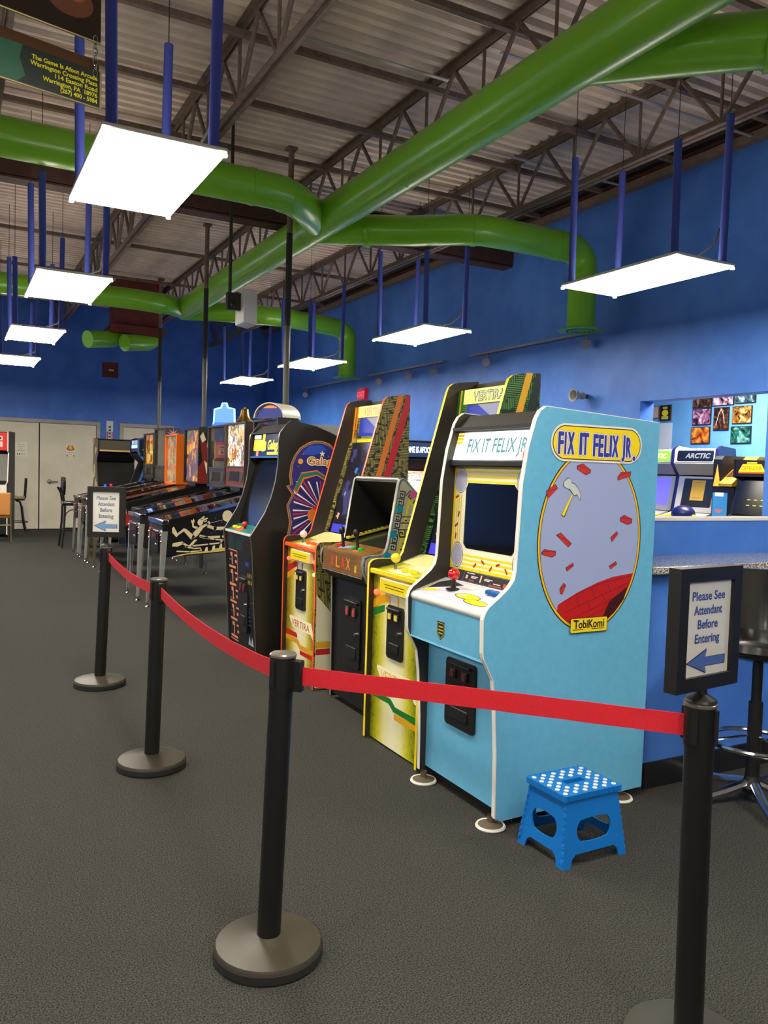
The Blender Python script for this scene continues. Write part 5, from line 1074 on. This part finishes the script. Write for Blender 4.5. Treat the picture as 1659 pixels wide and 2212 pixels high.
# wedge hooded cabinet
t = thing('wedge_cabinet', 'black cabinet with glowing orange triangle and yellow wedge hood', 'arcade cabinet', (7.36, 5.96, 0)); OG = mat((255, 150, 30), .3, emit=1.6)
MB().box(0, .5, -.14, .14, 0, 1.36, BLACK).build('body', t)
hd = MB().prism([(-.04, 1.37), (-.04, 1.40), (.38, 1.70), (.5, 1.70), (.5, 1.37)], -.14, .03, mat((206, 156, 40), .4)).build('wedge_hood', t)
p = Print((-.04, .03, 1.40), (0, -1, 0), (.42, 0, .30)); p.rect(.01, .16, .12, .38, mat((90, 50, 26), .25)); p.build('wedge_window', hd)
MB().prism([(.0, 1.36), (.0, 1.66), (.04, 1.70), (.38, 1.70), (.38, 1.36)], .032, .14, BLACK).build('lamp_hood', t)
p = Print((.0, .14, 1.37), (0, -1, 0), (0, 0, 1)); p.poly([(.008, .0), (.1, .0), (.055, .24)], OG); p.build('lit_triangle', t)
p = Print((.0, .14, 1.04), (0, -1, 0), (0, 0, 1)); p.rect(.01, .2, .0, .26, mat((60, 130, 180), .2, emit=.7)).rects([(.05, .14, .06, .075), (.07, .12, .045, .055)], mat((230, 80, 60), .3, emit=1)).rect(.04, .15, .22, .26, mat((220, 220, 255), .3, emit=1)); p.build('screen', t)
# right hand cabinet with the yellow title
t, P_ = cab('black DEFENDER arcade cabinet with glowing yellow title, in the side room', (7.2, 5.59, 0), 0, [(.0, .02), (.0, .9), (-.05, 1.0), (.1, 1.08), (.2, 1.45), (.12, 1.47), (.12, 1.66), (.7, 1.66), (.7, .02)], .44, SATIN, BLACK,
            [('front_panel', .02, .03, .02, .95, BLACK), ('control_panel', -.03, 1.0, .1, 1.07, BLACK), ('screen_glass', .1, 1.08, .2, 1.45, mat((18, 16, 14), .2)), ('marquee', .125, 1.48, .125, 1.645, mat((30, 26, 30), .3)), ('roof', .13, 1.65, .7, 1.65, BLACK), ('back_panel', .68, 1.64, .68, .04, BLACK)])
p = Print((.124, .2, 1.48), (0, -1, 0), (0, 0, 1)); p.poly([(.04, .05), (.36, .05), (.31, .13), (.09, .13)], mat((250, 200, 20), .3, emit=1.4)).rect(.04, .36, .035, .05, mat((240, 90, 20), .3, emit=1.2)).rect(.14, .26, .137, .15, mat((250, 220, 40), .3, emit=1.2)); p.text('DEFENDER', .2, .065, .045, mat((60, 30, 10), .4), w=.24); p.build('marquee_lettering', P_['marquee'])
p = Print((.1, .2, 1.08), (0, -1, 0), (.1, 0, .37)); p.rects([(.15+.08*k, .19+.08*k, .1+.06*q, .11+.06*q) for k in range(3) for q in range(2)], mat((190, 190, 40), .4, emit=.4)); p.build('screen_text', P_['screen_glass'])
for k, c in enumerate(((220, 60, 40), (240, 240, 220), (60, 200, 80), (230, 200, 60))): MB().ball((.03, -.12+.07*k, 1.045), .014, mat(c, .3), 10).build('button', P_['control_panel'])
# small horn beside the tall green cabinet
t = thing('horn_speaker', 'small grey horn speaker peeking above the sky blue cabinet', 'speaker', (6.42, 7.2, 2.36))
MB().lathe([(.02, .0), (.035, -.05), (.07, -.12), (.075, -.13), (.06, -.125), (.02, -.04)], (0, 0, 0), mat((150, 146, 146), .4), 18, 'x').build('horn', t); MB().box(-.02, .08, -.02, .02, -.02, .02, IRON).build('bracket', t); MB().cyl((-.02, 0, 0), (.03, 0, 0), .04, mat((140, 136, 136), .4), n=14).build('driver', t)

# ================================================================== HANGING SIGN (top left)
t = thing('hanging_sign', 'two panel hanging arcade sign on chains with yellow address lettering', 'sign', (.51, 3.39, 2.80), R(13.5))
Wd = 1.3; h1 = .137
GRN = noisy('sign_green', (44, 96, 78), (62, 74, 70), 3, .35)
lo = MB().box(-Wd, 0, -.006, .006, 0, h1, mat((56, 68, 64), .3)).build('lower_board', t)
MB().box(-Wd, 0, .0065, .02, .03, h1+.045, mat((110, 70, 36), .5)).build('wooden_back_strip', t)
for a, b in (((-Wd, -.008, -.004), (0, -.008, -.004)), ((0, -.008, -.004), (0, -.008, h1))): MB().tube([a, b], .004, mat((196, 176, 130), .3, .5), 6).build('edge_trim', lo)
p = Print((0, -.006, 0), (1, 0, 0), (0, 0, 1)); p.poly([(-Wd, 0), (-.31, 0), (-.28, .03), (-.30, .09), (-.29, h1), (-Wd, h1)], mat((64, 128, 100), .35)); YT = mat((236, 224, 20), .4, emit=.15)
for i, s in enumerate(('The Game Is Afoot Arcade', 'Warrington Crossing Plaza', '114 Easton Road', 'Warrington, PA  18976', '(267) 400 - 5984')): p.text(s, -.012, .100-.0218*i, .0165, YT, align='r', w=(.245, .25, .16, .205, .14)[i], fat=.0006); p.k -= 1
p.build('address_lettering', lo)
up = MB().box(-Wd, 0, -.006, .006, .245, .60, mat((58, 44, 32), .2, coat=.4)).build('upper_board', t); MB().tube([(-Wd, -.008, .243), (0, -.008, .243)], .004, mat((206, 186, 130), .3, .5), 6).build('edge_trim', up)
p = Print((0, -.006, .245), (1, 0, 0), (0, 0, 1)); p.ell(-.12, .12, .09, .06, mat((150, 96, 70), .3)).ell(-.1, .15, .04, .03, mat((210, 130, 90), .3)); p.build('picture', up)
def chain(x, z0, z1, y=-.004):
    n = int((z1-z0)/.021)
    for i in range(n):
        z = z0+.021*i+.01; pts = []
        for k in range(12):
            a = 2*PI*k/12; u_, v_ = .0085*math.cos(a), .0155*math.sin(a)
            pts.append((x+(u_ if i % 2 == 0 else 0), y+(u_ if i % 2 else 0), z+v_))
        MB().tube(pts, .0026, CHROME, 6, True).build('chain_link', t)
chain(-.02, h1-.02, .275)
for x in (-.02, -Wd+.05): MB().tube([(x, -.004, .58), (x, -.004, 1.2), (x, -.004, 1.92)], .004, STEEL, 6).build('suspension_rod', t)
chain(-Wd+.05, h1-.02, .275)
# ================================================================== STANCHIONS, BELTS, SIGNS
BASEM = mat((58, 54, 42), .45); POSTM = mat((20, 19, 18), .4)
def stanchion(x, y, label, tx, ty, belt_to=None, plate=True):
    """post leans a little: (tx,ty) is where its top ends up"""
    t = thing('stanchion', label, 'stanchion', (x, y, 0), 0, 'belt stanchions')
    MB().lathe([(.001, 0), (.15, 0), (.157, .006), (.157, .032), (.152, .042), (.09, .054), (.045, .06), (.038, .064), (.001, .064)], (0, 0, 0), BASEM, 40).build('base', t)
    MB().lathe([(.1575, .004), (.159, .006), (.159, .028), (.1575, .03)], (0, 0, 0), RUBBER, 40).build('base_rim', t)
    dx, dy = tx-x, ty-y
    MB().cyl((0, 0, .06), (dx*.9, dy*.9, .80), .0345, POSTM, n=28).build('post', t)
    hd = MB().cyl((dx*.9, dy*.9, .785), (dx, dy, .882), .037, POSTM, n=28).build('belt_head', t)
    MB().lathe([(.037, 0), (.039, .002), (.039, .008), (.034, .012), (.001, .014)], (dx, dy, .88), mat((120, 116, 108), .25, .4), 28).build('cap', t)
    for a in (0, PI/2, PI, 1.5*PI):
        c, s = math.cos(a+.4), math.sin(a+.4)
        MB().box(-.008, .008, -.004, .004, -.04, .04, BLACK).build('belt_slot', t).matrix_local = Matrix.Translation((dx*.95+c*.038, dy*.95+s*.038, .835)) @ Matrix.Rotation(a+.4+PI/2, 4, 'Z')
    if belt_to:
        ex, ey, sag = belt_to
        p0 = Vector((dx, dy, 0)); p1 = Vector((ex-x, ey-y, 0)); d = (p1-p0).normalized(); p0 = p0+d*.036; p1 = p1-d*.05
        n = 18; vs = []; th = Vector((-d.y, d.x, 0))*.0012
        for s_ in (-1, 1):
            for i in range(n+1):
                q = p0.lerp(p1, i/n)+th*s_; k = 4*(i/n)*(1-i/n)*sag
                w_ = .0262+.0006*math.sin(i*2.1)
                vs += [(q.x, q.y, .83-k-w_), (q.x, q.y, .83-k+w_)]
        m_ = len(vs)//2
        fs = [(2*i, 2*i+2, 2*i+3, 2*i+1) for i in range(n)]+[(m_+2*i, m_+2*i+1, m_+2*i+3, m_+2*i+2) for i in range(n)]
        fs += [(2*i+1, 2*i+3, m_+2*i+3, m_+2*i+1) for i in range(n)]+[(2*i, m_+2*i, m_+2*i+2, 2*i+2) for i in range(n)]
        MB().add(vs, fs, BELT).build('belt', t)
        b = MB().box(-.014, .014, -.012, .012, -.045, .045, POSTM).build('belt_end_clip', t, bevel=.003)
        b.location = (p1.x, p1.y, .83); b.rotation_euler = (0, 0, math.atan2(d.y, d.x))
    return t
BELT = noisy('red_webbing', (204, 20, 38), (220, 28, 46), 300, .7)
stanchion(.825, 2.165, 'nearest black belt stanchion, in front of the arcade cabinets', .845, 2.155, (.86, 3.80, .035))
stanchion(.842, 3.80, 'second black belt stanchion from the viewer, flat disc on top', .862, 3.795, (.885, 5.34, .03))
stanchion(.85, 5.345, 'farthest black belt stanchion, carrying the framed sign near the pinball tables', .878, 5.345)
stanchion(1.61, 1.325, 'black belt stanchion at the right edge, below the framed sign', 1.592, 1.322, (.845, 2.155, .0))
# swap: the right hand belt runs from the right stanchion back to the nearest one
BLUEINK = mat((62, 84, 160), .6); ARROW = mat((84, 122, 200), .6); NAVY = mat((40, 50, 100), .6)
def sign(label, x, y, z, ang, w_, h, ink, arrow, tilt=0):
    t = thing('sign_holder', label, 'sign', (x, y, .893), ang, 'framed signs on stanchions')
    z0 = z-.893
    MB().lathe([(.039, 0), (.036, .006), (.014, .018), (.013, .03), (.013, z0+.005)], (0, 0, 0), POSTM, 20).build('stem', t)
    f = MB(); b = .033; d = .017
    f.box(-w_/2, w_/2, -d, d, z0, z0+b, BLACK); f.box(-w_/2, w_/2, -d, d, z0+h-b, z0+h, BLACK); f.box(-w_/2, -w_/2+b, -d, d, z0+b, z0+h-b, BLACK); f.box(w_/2-b, w_/2, -d, d, z0+b, z0+h-b, BLACK)
    f.build('frame', t)
    sh = MB().box(-w_/2+b, w_/2-b, -.008, .008, z0+b, z0+h-b, mat((246, 244, 238), .6)).build('sheet', t)
    p = Print((0, -.008, z0+b), (1, 0, 0), (0, 0, 1)); W_ = w_-2*b; H_ = h-2*b
    for i, (s, ww) in enumerate((('Please See', .72), ('Attendant', .62), ('Before', .44), ('Entering', .54))): p.text(s, 0, H_*(.80-.15*i), H_*.098, ink, w=W_*ww, fat=H_*.0035); p.k -= 1
    p.k += 1
    ar = [(-.42, .15), (.0, .27), (-.03, .19), (.4, .19), (.4, .1), (-.03, .1), (.0, .03)]
    cx_ = sum(a for a, _ in ar)/7; cy_ = .15
    p.poly([(W_*(cx_+(a-cx_)*1.06), H_*(cy_+(b_-cy_)*1.12)) for a, b_ in ar], NAVY); p.poly([(W_*a, H_*b_) for a, b_ in ar], arrow)
    p.build('lettering', sh)
    MB().box(-w_/2+b, w_/2-b, -.0125, -.0105, z0+b, z0+h-b, GLASS).build('glazing', sh)
sign('black framed Please See Attendant sign at the right edge, narrow and close', 1.592, 1.322, .925, R(6), .243, .292, BLUEINK, ARROW)
sign('black framed Please See Attendant sign on the farthest stanchion, before the pinball tables', .878, 5.345, .951, R(-28), .235, .32, mat((120, 134, 156), .6), mat((130, 168, 220), .6))

# ================================================================== STEP STOOL
def step_stool():
    BLU = mat((16, 112, 196), .3); t = thing('step_stool', 'bright blue folding step stool with white dots on its top', 'step stool', (2.105, 2.315, 0), R(1))
    tx, ty, bx, by, H_ = .125, .098, .155, .125, .24
    # top plate with a hand slot
    m = MB(); a, b = tx+.015, ty+.014; s, q = .048, .016; z0, z1 = .24, .262
    def ring(x, y): return [(-x, -y), (x, -y), (x, y), (-x, y)]
    o_, i_ = ring(a, b), ring(s, q)
    for z, fl in ((z1, False), (z0, True)):
        m.add([(x, y, z) for x, y in o_+i_], [((k, (k+1) % 4, 4+(k+1) % 4, 4+k) if not fl else (k, 4+k, 4+(k+1) % 4, (k+1) % 4)) for k in range(4)], BLU)
    m.add([(x, y, z) for z in (z0, z1) for x, y in o_], [(k, (k+1) % 4, 4+(k+1) % 4, 4+k) for k in range(4)], BLU); m.add([(x, y, z) for z in (z0, z1) for x, y in i_], [((k+1) % 4, k, 4+k, 4+(k+1) % 4) for k in range(4)], BLU)
    top = m.build('top', t, bevel=.004)
    dot = None
    for i in range(11):
        for j in range(9):
            x = -.12+.024*i; y = -.088+.022*j
            if (i+j) % 2 or (abs(x) < .06 and abs(y) < .028): continue
            if dot is None:
                d0 = MB().lathe([(.001, .0025), (.0085, .002), (.0095, 0)], (0, 0, 0), WHITE, 12).build('grip_dot', top); dot = d0.data; d0.location = (x, y, z1)
            else:
                o = bpy.data.objects.new('grip_dot', dot); C.objects.link(o); o.parent = top; o.location = (x, y, z1)
    for i in range(11):
        for s_ in (-1, 1): MB().box(-.125+.0245*i, -.113+.0245*i, s_*(b)-.002, s_*b+.003, z0+.004, z1+.001, BLU).build('hinge_knuckle', top)
    # four leaning panels with an oval hole and arched foot
    def panel(half_t, half_b, name):
        N_ = 24; outer = []; inner = []
        hw = half_b
        def wz(z): return half_b+(half_t-half_b)*z/H_
        cz_, rx_, rz_ = .125, half_b*.46, .043
        poly_o = [(-half_b, 0), (-half_b+.035, 0), (-half_b+.042, .03), (-half_b+.06, .045), (half_b-.06, .045), (half_b-.042, .03), (half_b-.035, 0), (half_b, 0), (half_t, H_), (-half_t, H_)]
        hole = []
        for k in range(N_):
            a = 2*PI*k/N_; c, s = math.cos(a), math.sin(a)
            hole.append(((rx_-rz_*.6)*(1 if c > 0 else -1)*min(1, abs(c)*2)+rz_*.9*c, cz_+rz_*s))
        return poly_o, hole
    import bmesh
    def leaf(poly_o, hole, name, base, ux, lean):
        bm = bmesh.new(); th = .007
        vo = [bm.verts.new((x, 0, z)) for x, z in poly_o]; vh = [bm.verts.new((x, 0, z)) for x, z in hole]
        eo = [bm.edges.new((vo[i], vo[(i+1) % len(vo)])) for i in range(len(vo))]; eh = [bm.edges.new((vh[i], vh[(i+1) % len(vh)])) for i in range(len(vh))]
        bmesh.ops.triangle_fill(bm, use_beauty=True, use_dissolve=False, edges=eo+eh)
        r_ = bmesh.ops.solidify(bm, geom=bm.faces[:], thickness=th)
        bmesh.ops.recalc_face_normals(bm, faces=bm.faces[:])
        me = bpy.data.meshes.new(name); bm.to_mesh(me); bm.free(); me.materials.append(BLU)
        o = bpy.data.objects.new(name, me); C.objects.link(o); o.parent = t
        o.matrix_local = base
        return o
    for sgn in (-1, 1):
        po, ho = panel(tx, bx, 'l'); lean = math.atan2(by-ty, H_)
        M_ = Matrix.Translation((0, sgn*by, 0)) @ (Matrix.Rotation(PI if sgn > 0 else 0, 4, 'Z')) @ Matrix.Rotation(-lean, 4, 'X')
        leaf(po, ho, 'long_side', M_, None, lean)
        po, ho = panel(ty, by, 's'); lean = math.atan2(bx-tx, H_)
        M_ = Matrix.Translation((sgn*bx, 0, 0)) @ Matrix.Rotation(PI/2*sgn, 4, 'Z') @ Matrix.Rotation(-lean, 4, 'X')
        leaf(po, ho, 'short_side', M_, None, lean)
    for sx in (-1, 1):
        for sy in (-1, 1):
            hg = MB()
            for k in range(8):
                f0 = (.02+.027*k)/H_; f1 = f0+.014/H_
                e = lambda f: (sx*(bx+(tx-bx)*f), sy*(by+(ty-by)*f), f*H_)
                hg.cyl(e(f0), e(f1), .0065, BLU, n=8)
            tag(hg.build('corner_hinge', t), kind='stuff')
step_stool()

# ================================================================== BAR STOOL (right edge)
t = thing('bar_stool', 'black padded bar stool with chrome foot ring under the granite counter', 'bar stool', (3.15, 2.32, 0))
PAD = mat((26, 24, 22), .25, coat=.3)
MB().lathe([(.001, .66), (.17, .66), (.2, .675), (.212, .70), (.205, .73), (.17, .745), (.06, .75), (.001, .75)], (0, 0, 0), PAD, 32).build('seat', t)
m = MB(); pts = []
for i in range(9):
    a = R(-62+124*i/8)+.75
    pts.append((.2*math.cos(a), .2*math.sin(a)))
vs = []
for k, (zz, rr) in enumerate(((.74, 1.0), (.82, 1.08), (.92, 1.13), (1.02, 1.15))):
    for x, y in pts: vs.append((x*rr, y*rr, zz))
    for x, y in pts: vs.append((x*(rr-.13), y*(rr-.13), zz))
n = len(pts); fs = []
for k in range(3):
    for i in range(n-1):
        a = k*2*n+i; b = (k+1)*2*n+i
        fs += [(a, a+1, b+1, b), (a+n+1, a+n, b+n, b+n+1)]
    a = k*2*n; b = (k+1)*2*n; fs += [(a+n, a, b, b+n), (a+n-1, a+2*n-1, b+2*n-1, b+n-1)]
top = 3*2*n; fs += [(top+i, top+i+1, top+n+i+1, top+n+i) for i in range(n-1)]; fs += [(i+1, i, n+i, n+i+1) for i in range(n-1)]
m.add(vs, fs, PAD); m.build('backrest', t, sharp=1.2)
MB().cyl((0, 0, .08), (0, 0, .45), .03, BLACK).build('outer_column', t); MB().cyl((0, 0, .45), (0, 0, .665), .022, BLACK).build('inner_column', t)
fr = MB().tube([(.19*math.cos(a), .19*math.sin(a), .27) for a in (2*PI*i/36 for i in range(36))], .011, CHROME, 8, True).build('foot_ring', t)
for k in range(3):
    a = .5+2*PI*k/3; MB().cyl((.02*math.cos(a), .02*math.sin(a), .30), (.19*math.cos(a), .19*math.sin(a), .27), .006, CHROME, n=6).build('ring_spoke', fr)
MB().lathe([(.001, .05), (.045, .05), (.05, .07), (.035, .1), (.03, .12)], (0, 0, 0), BLACK, 18).build('hub', t)
for k in range(5):
    a = .35+2*PI*k/5; c, s = math.cos(a), math.sin(a)
    MB().tube([(.03*c, .03*s, .085), (.14*c, .14*s, .055), (.27*c, .27*s, .03)], .02, CHROME, 8).build('base_leg', t)
    MB().cyl((.262*c, .262*s, 0), (.262*c, .262*s, .03), .017, BLACK, n=10).build('foot_glide', t)
